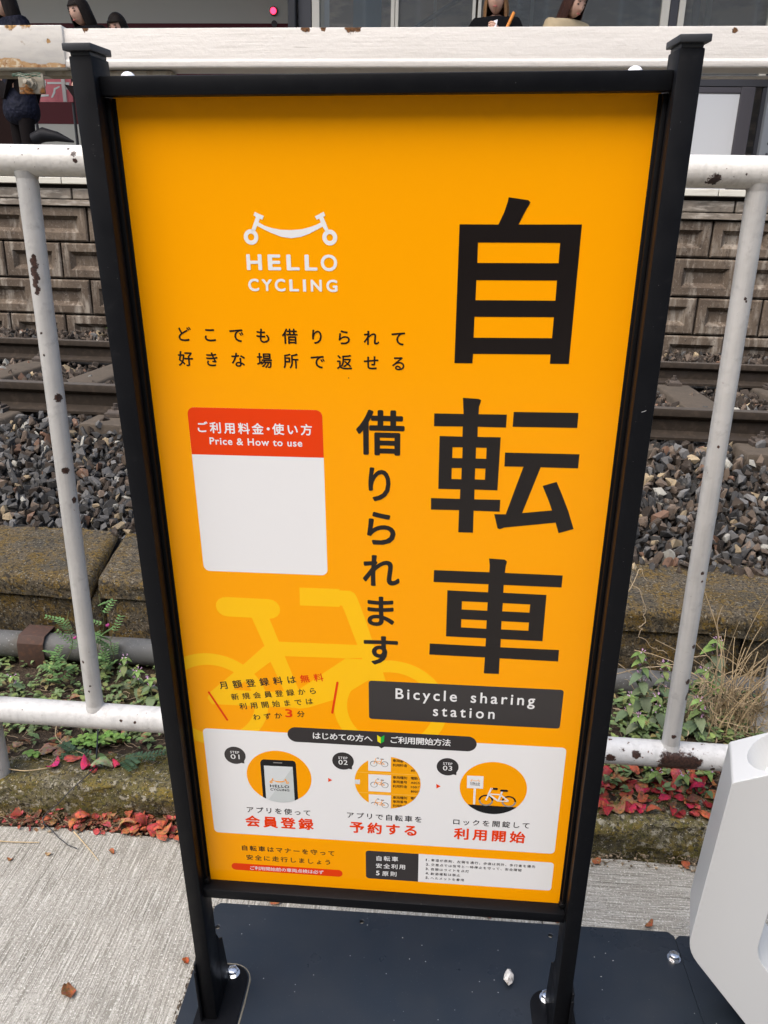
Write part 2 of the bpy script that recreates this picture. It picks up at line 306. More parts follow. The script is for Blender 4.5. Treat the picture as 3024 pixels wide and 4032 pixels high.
['word','notice_lettering','red_ink',3,'3',-149.6,361.2,-138.4,376.9,1,0.02,0],
['poly','accent_stroke','red_ink',3,[[-265.9,401.6],[-266.6,402.4],[-267.6,402.6],[-268.6,402.1],[-269.1,401.2],[-268.9,400.2],[-244.2,349.4],[-243.5,348.6],[-242.5,348.4],[-241.5,348.9],[-241,349.8],[-241.2,350.8]],[],0],
['poly','accent_stroke','red_ink',3,[[-64.8,430.5],[-65,431.6],[-65.7,432.3],[-66.8,432.5],[-67.7,432],[-68.2,431.1],[-77.6,374.4],[-77.4,373.3],[-76.7,372.6],[-75.6,372.4],[-74.7,372.9],[-74.2,373.8]],[],0],
['poly','caption_box','charcoal_ink',2,[[-19.1,371.2],[-18.9,370],[-18.5,368.9],[-17.8,368],[-16.8,367.3],[-15.8,366.8],[-14.6,366.6],[265.4,366.6],[266.6,366.8],[267.6,367.3],[268.6,368],[269.3,368.9],[269.7,370],[269.9,371.2],[269.9,432.6],[269.7,433.8],[269.3,434.9],[268.6,435.8],[267.6,436.5],[266.6,437],[265.4,437.2],[-14.6,437.2],[-15.8,437],[-16.8,436.5],[-17.8,435.8],[-18.5,434.9],[-18.9,433.8],[-19.1,432.6]],[],0],
['word','caption_lettering','white_ink',3,'Bicycle',21.4,400.3,113.8,425.5,1.34,0.014,0],
['word','caption_lettering','white_ink',3,'sharing',134.4,400,229.6,425.4,1.34,0.014,0],
['word','caption_lettering','white_ink',3,'station',78.6,378,171.5,396,1.42,0.014,0],
['poly','steps_card','white_ink',1,[[-284,121],[-283.7,119],[-283,117.2],[-281.8,115.6],[-280.2,114.5],[-278.4,113.7],[-276.5,113.4],[276,113.4],[277.9,113.7],[279.8,114.5],[281.3,115.6],[282.5,117.2],[283.2,119],[283.5,121],[283.5,323.8],[283.2,325.7],[282.5,327.5],[281.3,329.1],[279.8,330.2],[277.9,331],[276,331.2],[-276.5,331.2],[-278.4,331],[-280.2,330.2],[-281.8,329.1],[-283,327.5],[-283.7,325.7],[-284,323.8]],[],0],
['poly','steps_header','charcoal_ink',2,[[-148,328.5],[-147.8,326.3],[-147.3,324.1],[-146.4,322],[-145.3,320.1],[-143.8,318.4],[-142.1,317],[-140.2,315.8],[-138.2,314.9],[-136,314.4],[-133.8,314.2],[133,314.2],[135.2,314.4],[137.4,314.9],[139.4,315.8],[141.3,317],[143,318.4],[144.5,320.1],[145.6,322],[146.5,324.1],[147,326.3],[147.2,328.5],[147.2,328.6],[147,330.8],[146.5,333],[145.6,335.1],[144.5,337],[143,338.7],[141.3,340.1],[139.4,341.3],[137.4,342.2],[135.2,342.7],[133,342.8],[-133.8,342.8],[-136,342.7],[-138.2,342.2],[-140.2,341.3],[-142.1,340.1],[-143.8,338.7],[-145.3,337],[-146.4,335.1],[-147.3,333],[-147.8,330.8],[-148,328.6]],[],0],
['poly','steps_header','charcoal_ink',2,[[-5.3,314.8],[-0.2,310.7],[5,314.5],[2.8,315.2],[-3.2,315.2]],[],0],
['row','steps_lettering','white_ink',3,[['は',-102.2,328.7],['じ',-88.6,328.7],['め',-75,328.7],['て',-61.4,328.6],['の',-47.9,328.6],['方',-34.3,328.6],['へ',-20.7,328.6]],14.2,0.018,0,None,0],
['row','steps_lettering','white_ink',3,[['ご',19.3,328.8],['利',32.9,328.8],['用',46.4,328.9],['開',60,328.9],['始',73.6,328.9],['方',87.1,329],['法',100.7,329]],14.2,0.018,0,None,0],
['poly','beginner_mark','lime_ink',3,[[-6.7,336.2],[-1.3,332.2],[-1.3,320.6],[-6.2,324]],[],0],
['poly','beginner_mark','green_ink',3,[[4.5,336.5],[-1.3,332.2],[-1.3,320.6],[3.9,324.2]],[],0],
['poly','step_bubble','charcoal_ink',2,[[-218.4,280.4],[-218.6,283.4],[-219.4,286.3],[-220.7,289.1],[-222.4,291.6],[-224.5,293.7],[-227,295.4],[-229.8,296.7],[-232.7,297.5],[-235.7,297.7],[-238.7,297.5],[-241.6,296.7],[-244.4,295.4],[-246.9,293.7],[-249,291.6],[-250.7,289.1],[-252,286.3],[-252.8,283.4],[-253,280.4],[-252.8,277.4],[-252,274.5],[-250.7,271.7],[-249,269.2],[-246.9,267.1],[-244.4,265.4],[-241.6,264.1],[-238.7,263.3],[-235.7,263],[-232.7,263.3],[-229.8,264.1],[-227,265.4],[-224.5,267.1],[-222.4,269.2],[-220.7,271.7],[-219.4,274.5],[-218.6,277.4]],[],1],
['poly','step_bubble','charcoal_ink',2,[[-221.4,271.6],[-227.4,265.8],[-221.5,264.8]],[],1],
['word','bubble_lettering','white_ink',3,'STEP',-243,284.2,-228.4,289.1,1.15,0.012,1],
['word','bubble_lettering','white_ink',3,'01',-243,273.1,-228.4,282.5,1.08,0.006,1],
['poly','step_bubble','charcoal_ink',2,[[-44,281.3],[-44.3,284.3],[-45,287.2],[-46.3,290],[-48,292.4],[-50.2,294.6],[-52.6,296.3],[-55.4,297.6],[-58.3,298.3],[-61.3,298.6],[-64.3,298.3],[-67.2,297.6],[-69.9,296.3],[-72.4,294.6],[-74.6,292.4],[-76.3,290],[-77.6,287.2],[-78.3,284.3],[-78.6,281.3],[-78.3,278.3],[-77.6,275.4],[-76.3,272.7],[-74.6,270.2],[-72.4,268],[-70,266.3],[-67.2,265],[-64.3,264.3],[-61.3,264],[-58.3,264.3],[-55.4,265],[-52.6,266.3],[-50.2,268],[-48,270.2],[-46.3,272.6],[-45,275.4],[-44.3,278.3]],[],2],
['poly','step_bubble','charcoal_ink',2,[[-47.1,272.4],[-53.1,266.6],[-47.1,265.4]],[],2],
['word','bubble_lettering','white_ink',3,'STEP',-68.6,285.1,-54,290,1.15,0.012,2],
['word','bubble_lettering','white_ink',3,'02',-68.6,274,-54,283.4,1.08,0.006,2],
['poly','step_bubble','charcoal_ink',2,[[121.2,281.6],[121,284.5],[120.2,287.4],[118.9,290.2],[117.2,292.6],[115.1,294.7],[112.6,296.5],[109.9,297.7],[107,298.5],[104,298.8],[101,298.5],[98.1,297.7],[95.4,296.5],[92.9,294.7],[90.8,292.6],[89.1,290.2],[87.8,287.4],[87,284.5],[86.8,281.6],[87,278.6],[87.8,275.7],[89.1,272.9],[90.8,270.5],[92.9,268.4],[95.4,266.6],[98.1,265.4],[101,264.6],[104,264.3],[107,264.6],[109.9,265.4],[112.6,266.6],[115.1,268.4],[117.2,270.5],[118.9,272.9],[120.2,275.7],[121,278.6]],[],3],
['poly','step_bubble','charcoal_ink',2,[[118.2,272.8],[112.3,267.1],[118.2,266]],[],3],
['word','bubble_lettering','white_ink',3,'STEP',96.8,285.3,111.2,290.2,1.15,0.012,3],
['word','bubble_lettering','white_ink',3,'03',96.8,274.3,111.2,283.6,1.08,0.006,3],
['poly','step_arrow','red_ink',2,[[-86.2,245.4],[-79.5,241.1],[-86.2,236.8]],[],1],
['poly','step_arrow','red_ink',2,[[87.3,246],[94.2,241.6],[87.6,236.5]],[],2],
['poly','step_picture','orange_ink',2,[[-113.3,241.4],[-113.6,246.6],[-114.3,251.7],[-115.6,256.8],[-117.3,261.7],[-119.6,266.4],[-122.2,270.8],[-125.3,275],[-128.8,278.9],[-132.7,282.4],[-136.9,285.5],[-141.3,288.1],[-146,290.4],[-150.9,292.1],[-156,293.4],[-161.1,294.1],[-166.3,294.4],[-171.5,294.1],[-176.6,293.4],[-181.7,292.1],[-186.6,290.4],[-191.3,288.1],[-195.7,285.5],[-199.9,282.4],[-203.8,278.9],[-207.3,275],[-210.4,270.8],[-213,266.4],[-215.3,261.7],[-217,256.8],[-218.3,251.7],[-219,246.6],[-219.3,241.4],[-219,236.2],[-218.3,231.1],[-217,226],[-215.3,221.1],[-213,216.4],[-210.4,212],[-207.3,207.8],[-203.8,203.9],[-199.9,200.4],[-195.7,197.3],[-191.3,194.7],[-186.6,192.4],[-181.7,190.7],[-176.6,189.4],[-171.5,188.7],[-166.3,188.4],[-161.1,188.7],[-156,189.4],[-150.9,190.7],[-146,192.4],[-141.3,194.7],[-136.9,197.3],[-132.7,200.4],[-128.8,203.9],[-125.3,207.8],[-122.2,212],[-119.6,216.4],[-117.3,221.1],[-115.6,226],[-114.3,231.1],[-113.6,236.2]],[],1],
['poly','step_picture','black_ink',3,[[-195.4,197.1],[-191.3,194.7],[-186.6,192.4],[-181.7,190.7],[-176.6,189.4],[-171.5,188.7],[-166.3,188.4],[-161.1,188.7],[-156,189.4],[-150.9,190.7],[-146,192.4],[-141.3,194.7],[-137,197.3],[-137.4,269.5],[-138.8,274.5],[-142.2,276.2],[-190.1,275.6],[-193,274.1],[-195.4,269.1]],[],1],
['poly','step_picture','screen_ink',4,[[-190.2,194.2],[-186.6,192.4],[-181.7,190.7],[-176.6,189.4],[-171.5,188.7],[-166.3,188.4],[-161.1,188.7],[-156,189.4],[-150.9,190.7],[-146,192.4],[-142.9,193.9],[-142.9,263.7],[-189.8,263.1]],[],1],
['poly','step_picture','screen_shade_ink',5,[[-186.5,192.4],[-181.8,190.7],[-176.6,189.4],[-171.5,188.7],[-166.3,188.4],[-161.1,188.7],[-156,189.4],[-150.9,190.7],[-146,192.4],[-142.9,193.9],[-142.9,263.7],[-143.8,261.5]],[],1],
['poly','step_picture','grey_ink',4,[[-174,271],[-159.5,271.3],[-159.6,269.8],[-174.1,269.4]],[],1],
['poly','step_picture','orange_ink',6,[[-177.4,230.3],[-177.5,230.9],[-177.6,231.4],[-177.9,231.9],[-178.3,232.3],[-178.8,232.6],[-179.3,232.7],[-179.9,232.8],[-180.5,232.7],[-181,232.6],[-181.5,232.3],[-181.9,231.9],[-182.2,231.4],[-182.3,230.9],[-182.4,230.3],[-182.3,229.7],[-182.2,229.2],[-181.9,228.7],[-181.5,228.3],[-181,228],[-180.5,227.9],[-179.9,227.8],[-179.3,227.9],[-178.8,228],[-178.3,228.3],[-177.9,228.7],[-177.6,229.2],[-177.5,229.7]],[[[-178.8,230.3],[-178.9,230.6],[-179,230.9],[-179.3,231.2],[-179.6,231.3],[-179.9,231.4],[-180.2,231.3],[-180.5,231.2],[-180.8,230.9],[-180.9,230.6],[-181,230.3],[-180.9,230],[-180.8,229.7],[-180.5,229.4],[-180.2,229.3],[-179.9,229.2],[-179.6,229.3],[-179.3,229.4],[-179,229.7],[-178.9,230]]],1],
['poly','step_picture','orange_ink',6,[[-150.7,230.7],[-150.8,231.3],[-150.9,231.8],[-151.2,232.3],[-151.6,232.7],[-152.1,233],[-152.6,233.1],[-153.2,233.2],[-153.8,233.1],[-154.3,233],[-154.8,232.7],[-155.2,232.3],[-155.5,231.8],[-155.6,231.3],[-155.7,230.7],[-155.6,230.1],[-155.5,229.6],[-155.2,229.1],[-154.8,228.7],[-154.3,228.4],[-153.8,228.3],[-153.2,228.2],[-152.6,228.3],[-152.1,228.4],[-151.6,228.7],[-151.2,229.1],[-150.9,229.6],[-150.8,230.1]],[[[-152.1,230.7],[-152.2,231],[-152.3,231.3],[-152.6,231.6],[-152.9,231.7],[-153.2,231.8],[-153.5,231.7],[-153.8,231.6],[-154.1,231.3],[-154.2,231],[-154.3,230.7],[-154.2,230.4],[-154.1,230.1],[-153.8,229.8],[-153.5,229.7],[-153.2,229.6],[-152.9,229.7],[-152.6,229.8],[-152.3,230.1],[-152.2,230.4]]],1],
['poly','step_picture','orange_ink',6,[[-178.2,238],[-176.8,237.4],[-175.2,236.8],[-175.8,235.7],[-176.7,236],[-177.1,234.8],[-175.2,233.8],[-172.9,233.2],[-169.8,232.8],[-166.1,232.7],[-162.5,233.1],[-159.9,233.7],[-157.8,234.5],[-156,235.3],[-156.5,236.5],[-157.3,236.1],[-157.9,237.1],[-156.5,237.8],[-154.8,238.6],[-154.4,237.4],[-155.1,237],[-153.5,233.2],[-154.5,232.5],[-155.5,234],[-157.6,233],[-160,231.8],[-162.9,230.7],[-166.3,230.2],[-169.6,230.6],[-173,231.7],[-175.2,232.6],[-177.7,233.7],[-178.5,232.1],[-179.7,232.4],[-177.9,236.5],[-178.7,236.9]],[],1],
['word','step_picture','black_ink',6,'HELLO',-182.2,219.3,-150.8,225,1.15,0.02,1],
['word','step_picture','black_ink',6,'CYCLING',-181.9,212.5,-150.7,217.2,1.1,0.02,1],
['poly','step_picture','amber_ink',2,[[62.4,242.1],[62.1,247.3],[61.4,252.4],[60.1,257.5],[58.4,262.3],[56.2,267],[53.5,271.5],[50.4,275.7],[46.9,279.5],[43.1,283],[38.9,286.1],[34.4,288.8],[29.7,291],[24.9,292.7],[19.8,294],[14.7,294.7],[9.5,295],[4.3,294.7],[-0.8,294],[-5.9,292.7],[-10.7,291],[-15.4,288.8],[-19.9,286.1],[-24.1,283],[-27.9,279.5],[-31.4,275.7],[-34.5,271.5],[-37.2,267],[-39.4,262.3],[-41.1,257.5],[-42.4,252.4],[-43.1,247.3],[-43.4,242.1],[-43.1,236.9],[-42.4,231.8],[-41.1,226.7],[-39.4,221.9],[-37.2,217.2],[-34.5,212.7],[-31.4,208.5],[-27.9,204.7],[-24.1,201.2],[-19.9,198.1],[-15.4,195.4],[-10.7,193.2],[-5.9,191.5],[-0.8,190.2],[4.3,189.5],[9.5,189.2],[14.7,189.5],[19.8,190.2],[24.9,191.5],[29.7,193.2],[34.4,195.4],[38.9,198.1],[43.1,201.2],[46.9,204.7],[50.4,208.5],[53.5,212.7],[56.2,217.2],[58.4,221.9],[60.1,226.7],[61.4,231.8],[62.1,236.9]],[],2],
['poly','step_picture','white_ink',3,[[9.5,295.6],[4.3,295.3],[-0.9,294.6],[-6,293.3],[-11,291.5],[-15.7,289.3],[-20.2,286.6],[-21.1,285.9],[-21.2,265],[14.7,265.4],[14.9,295.3],[14.7,295.3]],[],2],
['poly','step_picture','white_ink',3,[[-21.2,222.9],[14.8,223.1],[15,258.3],[-21.1,258.1]],[],2],
['poly','step_picture','white_ink',3,[[-20.9,198.1],[-20.2,197.6],[-15.7,194.9],[-11,192.7],[-6,190.9],[-0.9,189.6],[4.3,188.9],[9.5,188.6],[14.7,188.9],[14.9,188.9],[15.1,216.8],[-20.8,216.6]],[],2],
['poly','step_picture','pale_amber_ink',3,[[-40.2,260.1],[57.5,261],[57.5,262.4],[-39.7,261.5]],[],2],
['poly','step_picture','pale_amber_ink',3,[[-37.8,218.5],[57,219],[57.6,220.2],[57.6,220.4],[-38.5,219.9]],[],2],
['poly','step_picture','screen_ink',3,[[-43.4,242.1],[-43.1,236.9],[-43,236.3],[-35.1,236.3],[-34.8,245.4],[-43.2,245.3]],[],2],
['poly','step_picture','black_ink',4,[[-6.6,237.1],[-6.7,238.4],[-7.2,239.6],[-7.8,240.7],[-8.7,241.6],[-9.8,242.2],[-11,242.7],[-12.3,242.8],[-13.6,242.7],[-14.8,242.2],[-15.9,241.6],[-16.8,240.7],[-17.4,239.6],[-17.9,238.4],[-18,237.1],[-17.1,237.1],[-17,238.2],[-16.6,239.2],[-16,240.1],[-15.3,240.8],[-14.4,241.4],[-13.4,241.8],[-12.3,241.9],[-11.2,241.8],[-10.2,241.4],[-9.3,240.8],[-8.6,240.1],[-8,239.2],[-7.6,238.2],[-7.5,237.1]],[],2],
['poly','step_picture','grey_ink',4,[[-18,237.1],[-17.9,235.8],[-17.4,234.6],[-16.8,233.5],[-15.9,232.6],[-14.8,232],[-13.6,231.5],[-12.3,231.4],[-11,231.5],[-9.8,232],[-8.7,232.6],[-7.8,233.5],[-7.2,234.6],[-6.7,235.8],[-6.6,237.1],[-7.5,237.1],[-7.6,236],[-8,235],[-8.6,234.1],[-9.3,233.4],[-10.2,232.8],[-11.2,232.4],[-12.3,232.3],[-13.4,232.4],[-14.4,232.8],[-15.3,233.4],[-16,234.1],[-16.6,235],[-17,236],[-17.1,237.1]],[],2],
['poly','step_picture','black_ink',4,[[11,237.3],[10.9,238.6],[10.4,239.8],[9.8,240.9],[8.9,241.8],[7.8,242.4],[6.6,242.9],[5.3,243],[4,242.9],[2.8,242.4],[1.7,241.8],[0.8,240.9],[0.2,239.8],[-0.3,238.6],[-0.4,237.3],[0.5,237.3],[0.6,238.4],[1,239.4],[1.6,240.3],[2.3,241],[3.2,241.6],[4.2,242],[5.3,242.1],[6.4,242],[7.4,241.6],[8.3,241],[9,240.3],[9.6,239.4],[10,238.4],[10.1,237.3]],[],2],
['poly','step_picture','grey_ink',4,[[-0.4,237.3],[-0.3,236],[0.2,234.8],[0.8,233.7],[1.7,232.8],[2.8,232.2],[4,231.7],[5.3,231.6],[6.6,231.7],[7.8,232.2],[8.9,232.8],[9.8,233.7],[10.4,234.8],[10.9,236],[11,237.3],[10.1,237.3],[10,236.2],[9.6,235.2],[9,234.3],[8.3,233.6],[7.4,233],[6.4,232.6],[5.3,232.5],[4.2,232.6],[3.2,233],[2.3,233.6],[1.6,234.3],[1,235.2],[0.6,236.2],[0.5,237.3]],[],2],
['poly','step_picture','orange_ink',4,[[-7.9,248.6],[-8.9,249],[-12.5,237.3],[-11.5,236.9]],[],2],
['poly','step_picture','orange_ink',4,[[-8.7,243],[-8.7,242],[-0.1,241.2],[-0.1,242.2]],[],2],
['poly','step_picture','orange_ink',4,[[-8.9,242.2],[-9.5,241.4],[-2.5,236.6],[-1.9,237.4]],[],2],
['poly','step_picture','orange_ink',4,[[-2.2,237.5],[-2.2,236.5],[5.3,236.8],[5.3,237.8]],[],2],
['poly','step_picture','orange_ink',4,[[1.4,246.7],[0.4,246.9],[-2.7,237.1],[-1.7,236.9]],[],2],
['poly','step_picture','orange_ink',4,[[-0.6,241.6],[-1.2,240.8],[5,236.9],[5.6,237.7]],[],2],
['poly','step_picture','black_ink',4,[[-7.4,249.9],[-7.4,248.5],[-4,248.3],[-4,249.7]],[],2],
['poly','step_picture','black_ink',4,[[-1.5,248.1],[-1.5,246.7],[3.7,246.7],[3.7,248.1]],[],2],
['poly','step_picture','black_ink',4,[[-6.8,279.6],[-6.9,280.8],[-7.4,282],[-8,283.1],[-8.9,284],[-10,284.6],[-11.2,285.1],[-12.4,285.2],[-13.6,285.1],[-14.8,284.6],[-15.9,284],[-16.8,283.1],[-17.4,282],[-17.9,280.8],[-18,279.6],[-17.1,279.6],[-17,280.6],[-16.6,281.6],[-16.1,282.5],[-15.3,283.3],[-14.4,283.8],[-13.4,284.2],[-12.4,284.3],[-11.4,284.2],[-10.4,283.8],[-9.5,283.3],[-8.7,282.5],[-8.2,281.6],[-7.8,280.6],[-7.7,279.6]],[],2],
['poly','step_picture','grey_ink',4,[[-18,279.6],[-17.9,278.4],[-17.4,277.2],[-16.8,276.1],[-15.9,275.2],[-14.8,274.6],[-13.6,274.1],[-12.4,274],[-11.2,274.1],[-10,274.6],[-8.9,275.2],[-8,276.1],[-7.4,277.2],[-6.9,278.4],[-6.8,279.6],[-7.7,279.6],[-7.8,278.6],[-8.2,277.6],[-8.7,276.7],[-9.5,275.9],[-10.4,275.4],[-11.4,275],[-12.4,274.9],[-13.4,275],[-14.4,275.4],[-15.3,275.9],[-16.1,276.7],[-16.6,277.6],[-17,278.6],[-17.1,279.6]],[],2],
['poly','step_picture','black_ink',4,[[10.5,279.8],[10.4,281],[10,282.2],[9.3,283.2],[8.4,284.1],[7.4,284.8],[6.2,285.2],[5,285.3],[3.8,285.2],[2.6,284.8],[1.6,284.1],[0.7,283.2],[0,282.2],[-0.4,281],[-0.5,279.8],[0.4,279.8],[0.5,280.8],[0.8,281.8],[1.4,282.7],[2.1,283.4],[3,284],[4,284.3],[5,284.4],[6,284.3],[7,284],[7.9,283.4],[8.6,282.7],[9.2,281.8],[9.5,280.8],[9.6,279.8]],[],2],
['poly','step_picture','grey_ink',4,[[-0.5,279.8],[-0.4,278.6],[0,277.4],[0.7,276.4],[1.6,275.5],[2.6,274.8],[3.8,274.4],[5,274.3],[6.2,274.4],[7.4,274.8],[8.4,275.5],[9.3,276.4],[10,277.4],[10.4,278.6],[10.5,279.8],[9.6,279.8],[9.5,278.8],[9.2,277.8],[8.6,276.9],[7.9,276.2],[7,275.6],[6,275.3],[5,275.2],[4,275.3],[3,275.6],[2.1,276.2],[1.4,276.9],[0.8,277.8],[0.5,278.8],[0.4,279.8]],[],2],
['poly','step_picture','orange_ink',4,[[-8.1,290.8],[-9.1,291.2],[-12.7,279.8],[-11.7,279.4]],[],2],
['poly','step_picture','orange_ink',4,[[-8.8,285.4],[-8.8,284.4],[-0.4,283.6],[-0.4,284.6]],[],2],
['poly','step_picture','orange_ink',4,[[-9,284.7],[-9.6,283.9],[-2.7,279.2],[-2.1,280]],[],2],
['poly','step_picture','orange_ink',4,[[-2.4,280.1],[-2.4,279.1],[5,279.3],[5,280.3]],[],2],
['poly','step_picture','orange_ink',4,[[1.1,289],[0.1,289.2],[-2.9,279.7],[-1.9,279.5]],[],2],
['poly','step_picture','orange_ink',4,[[-1,284],[-1.4,283.2],[4.8,279.4],[5.2,280.2]],[],2],
['poly','step_picture','black_ink',4,[[-7.6,292.1],[-7.6,290.7],[-4.2,290.5],[-4.2,291.9]],[],2],
['poly','step_picture','black_ink',4,[[-1.8,290.4],[-1.8,289],[3.4,288.9],[3.4,290.3]],[],2],
['poly','step_picture','black_ink',4,[[-6.5,195.2],[-6.6,196.5],[-7.1,197.7],[-7.8,198.8],[-8.7,199.7],[-9.8,200.4],[-11,200.9],[-12.3,201],[-13.6,200.9],[-14.8,200.4],[-15.9,199.7],[-16.8,198.8],[-17.5,197.7],[-16.7,197.3],[-16.1,198.2],[-15.3,199],[-14.4,199.6],[-13.4,199.9],[-12.3,200.1],[-11.2,199.9],[-10.2,199.6],[-9.3,199],[-8.5,198.2],[-7.9,197.3],[-7.6,196.3],[-7.4,195.2]],[],2],
['poly','step_picture','grey_ink',4,[[-7.1,192.7],[-6.6,193.9],[-6.5,195.2],[-7.4,195.2],[-7.6,194.1],[-7.9,193.1]],[],2],
['poly','step_picture','black_ink',4,[[11.3,195.5],[11.2,196.8],[10.7,198],[10.1,199.1],[9.2,200],[8.1,200.6],[6.9,201.1],[5.6,201.2],[4.3,201.1],[3.1,200.6],[2,200],[1.1,199.1],[0.5,198],[0,196.8],[-0.1,195.5],[0.8,195.5],[0.9,196.6],[1.3,197.6],[1.9,198.5],[2.6,199.2],[3.5,199.8],[4.5,200.2],[5.6,200.3],[6.7,200.2],[7.7,199.8],[8.6,199.2],[9.3,198.5],[9.9,197.6],[10.3,196.6],[10.4,195.5]],[],2],
['poly','step_picture','grey_ink',4,[[-0.1,195.5],[0,194.2],[0.5,193],[1.1,191.9],[2,191],[3.1,190.4],[4.3,189.9],[5.6,189.8],[6.9,189.9],[8.1,190.4],[9.2,191],[10.1,191.9],[10.7,193],[11.2,194.2],[11.3,195.5],[10.4,195.5],[10.3,194.4],[9.9,193.4],[9.3,192.5],[8.6,191.8],[7.7,191.2],[6.7,190.8],[5.6,190.7],[4.5,190.8],[3.5,191.2],[2.6,191.8],[1.9,192.5],[1.3,193.4],[0.9,194.4],[0.8,195.5]],[],2],
['poly','step_picture','orange_ink',4,[[-7.9,207.1],[-8.9,207.5],[-12.5,195.5],[-11.5,195.1]],[],2],
['poly','step_picture','orange_ink',4,[[-8.6,201.4],[-8.6,200.4],[0.1,199.6],[0.1,200.6]],[],2],
['poly','step_picture','orange_ink',4,[[-8.8,200.6],[-9.4,199.8],[-2.3,194.8],[-1.7,195.6]],[],2],
['poly','step_picture','orange_ink',4,[[-2,195.7],[-2,194.7],[5.6,195],[5.6,196]],[],2],
['poly','step_picture','orange_ink',4,[[1.6,205.2],[0.6,205.4],[-2.5,195.3],[-1.5,195.1]],[],2],
['poly','step_picture','orange_ink',4,[[-0.5,199.9],[-1.1,199.1],[5.3,195.1],[5.9,195.9]],[],2],
['poly','step_picture','black_ink',4,[[-7.4,208.4],[-7.4,207],[-3.9,206.8],[-3.9,208.2]],[],2],
['poly','step_picture','black_ink',4,[[-1.4,206.6],[-1.4,205.2],[3.9,205.2],[3.9,206.6]],[],2],
['row','step_picture','black_ink',4,[['車',20.4,288.1],['両',26.2,288.1],['番',31.9,288.1],['号',37.7,288.1]],6.1,0.01,0,[9.5,242.1,52.9],2],
['row','step_picture','black_ink',4,[['利',20.5,279.1],['用',26.3,279.2],['料',32,279.3],['金',37.8,279.4]],6.1,0.01,0,[9.5,242.1,52.9],2],
['row','step_picture','black_ink',4,[['車',20.6,254.5],['両',26.4,254.6],['種',32.2,254.6],['別',38,254.7]],6.1,0.01,0,[9.5,242.1,52.9],2],
['row','step_picture','black_ink',4,[['車',20.6,245.5],['両',26.4,245.6],['番',32.3,245.6],['号',38.1,245.7]],6.1,0.01,0,[9.5,242.1,52.9],2],
['row','step_picture','black_ink',4,[['利',20.7,236.4],['用',26.5,236.5],['料',32.4,236.7],['金',38.2,236.8]],6.1,0.01,0,[9.5,242.1,52.9],2],
['row','step_picture','black_ink',4,[['車',20.8,213.1],['両',26.7,213.2],['種',32.5,213.3],['別',38.4,213.4]],6.1,0.01,0,[9.5,242.1,52.9],2],
['row','step_picture','black_ink',4,[['車',20.8,204.5],['両',26.7,204.6],['番',32.6,204.8],['号',38.5,204.9]],6.1,0.01,0,[9.5,242.1,52.9],2],
['row','step_picture','black_ink',4,[['利',20.9,195.6],['用',26.8,195.7],['料',32.7,195.9],['金',38.6,196]],6.1,0.01,0,[9.5,242.1,52.9],2],
['row','step_picture','black_ink',4,[['電',49.1,254.8],['動',54.8,254.8],['ア',60.6,254.9]],6.1,0.01,0,[9.5,242.1,52.9],2],
['row','step_picture','black_ink',4,[['電',49.3,213.7],['動',55.2,213.7],['ア',61.1,213.7]],6.1,0.01,0,[9.5,242.1,52.9],2],
['word','step_picture','black_ink',4,'A0C5',46.8,243.4,60.7,247.9,1.1,0.02,2],
['word','step_picture','black_ink',4,'100',47,234.6,56.3,238.9,1.1,0.02,2],
['word','step_picture','black_ink',4,'800',47,225.5,56.4,229.9,1.1,0.02,2],
['word','step_picture','black_ink',4,'80',46.7,268.1,52.8,272.4,1.1,0.02,2],
['row','step_picture','black_ink',4,[['円',60.6,237.5]],6.1,0.01,0,[9.5,242.1,52.9],2],
['row','step_picture','black_ink',4,[['円',60.2,228.4]],6.1,0.01,0,[9.5,242.1,52.9],2],
['poly','step_picture','orange_ink',2,[[229.8,243.5],[229.6,248.7],[228.8,253.8],[227.6,258.8],[225.8,263.7],[223.6,268.4],[221,272.8],[217.9,277],[214.4,280.8],[210.6,284.3],[206.4,287.4],[202,290],[197.3,292.2],[192.4,294],[187.4,295.2],[182.3,296],[177.1,296.2],[171.9,296],[166.8,295.2],[161.8,294],[156.9,292.2],[152.2,290],[147.8,287.4],[143.6,284.3],[139.8,280.8],[136.3,277],[133.2,272.8],[130.6,268.4],[128.4,263.7],[126.6,258.8],[125.4,253.8],[124.6,248.7],[124.4,243.5],[124.6,238.3],[125.4,233.2],[126.6,228.2],[128.4,223.3],[130.6,218.6],[133.2,214.2],[136.3,210],[139.8,206.2],[143.6,202.7],[147.8,199.6],[152.2,197],[156.9,194.8],[161.8,193],[166.8,191.8],[171.9,191],[177.1,190.8],[182.3,191],[187.4,191.8],[192.4,193],[197.3,194.8],[202,197],[206.4,199.6],[210.6,202.7],[214.4,206.2],[217.9,210],[221,214.2],[223.6,218.6],[225.8,223.3],[227.6,228.2],[228.8,233.2],[229.6,238.3]],[],3],
['poly','step_picture','black_ink',3,[[139.8,206.2],[143.6,202.7],[147.8,199.6],[152.2,197],[156.9,194.8],[161.8,193],[166.8,191.8],[171.9,191],[177.1,190.8],[182.3,191],[187.4,191.8],[192.4,193],[197.3,194.8],[202,197],[206.4,199.6],[210.6,202.7],[214.4,206.2],[216,207.9],[138.2,207.9]],[],3],
['poly','step_picture','white_ink',4,[[146.5,241.5],[150,241.6],[150.2,208.6],[146.8,208.7]],[],3],
['poly','step_picture','white_ink',4,[[135.1,266.5],[160.8,267],[161.1,241.8],[135.7,241.6]],[],3],
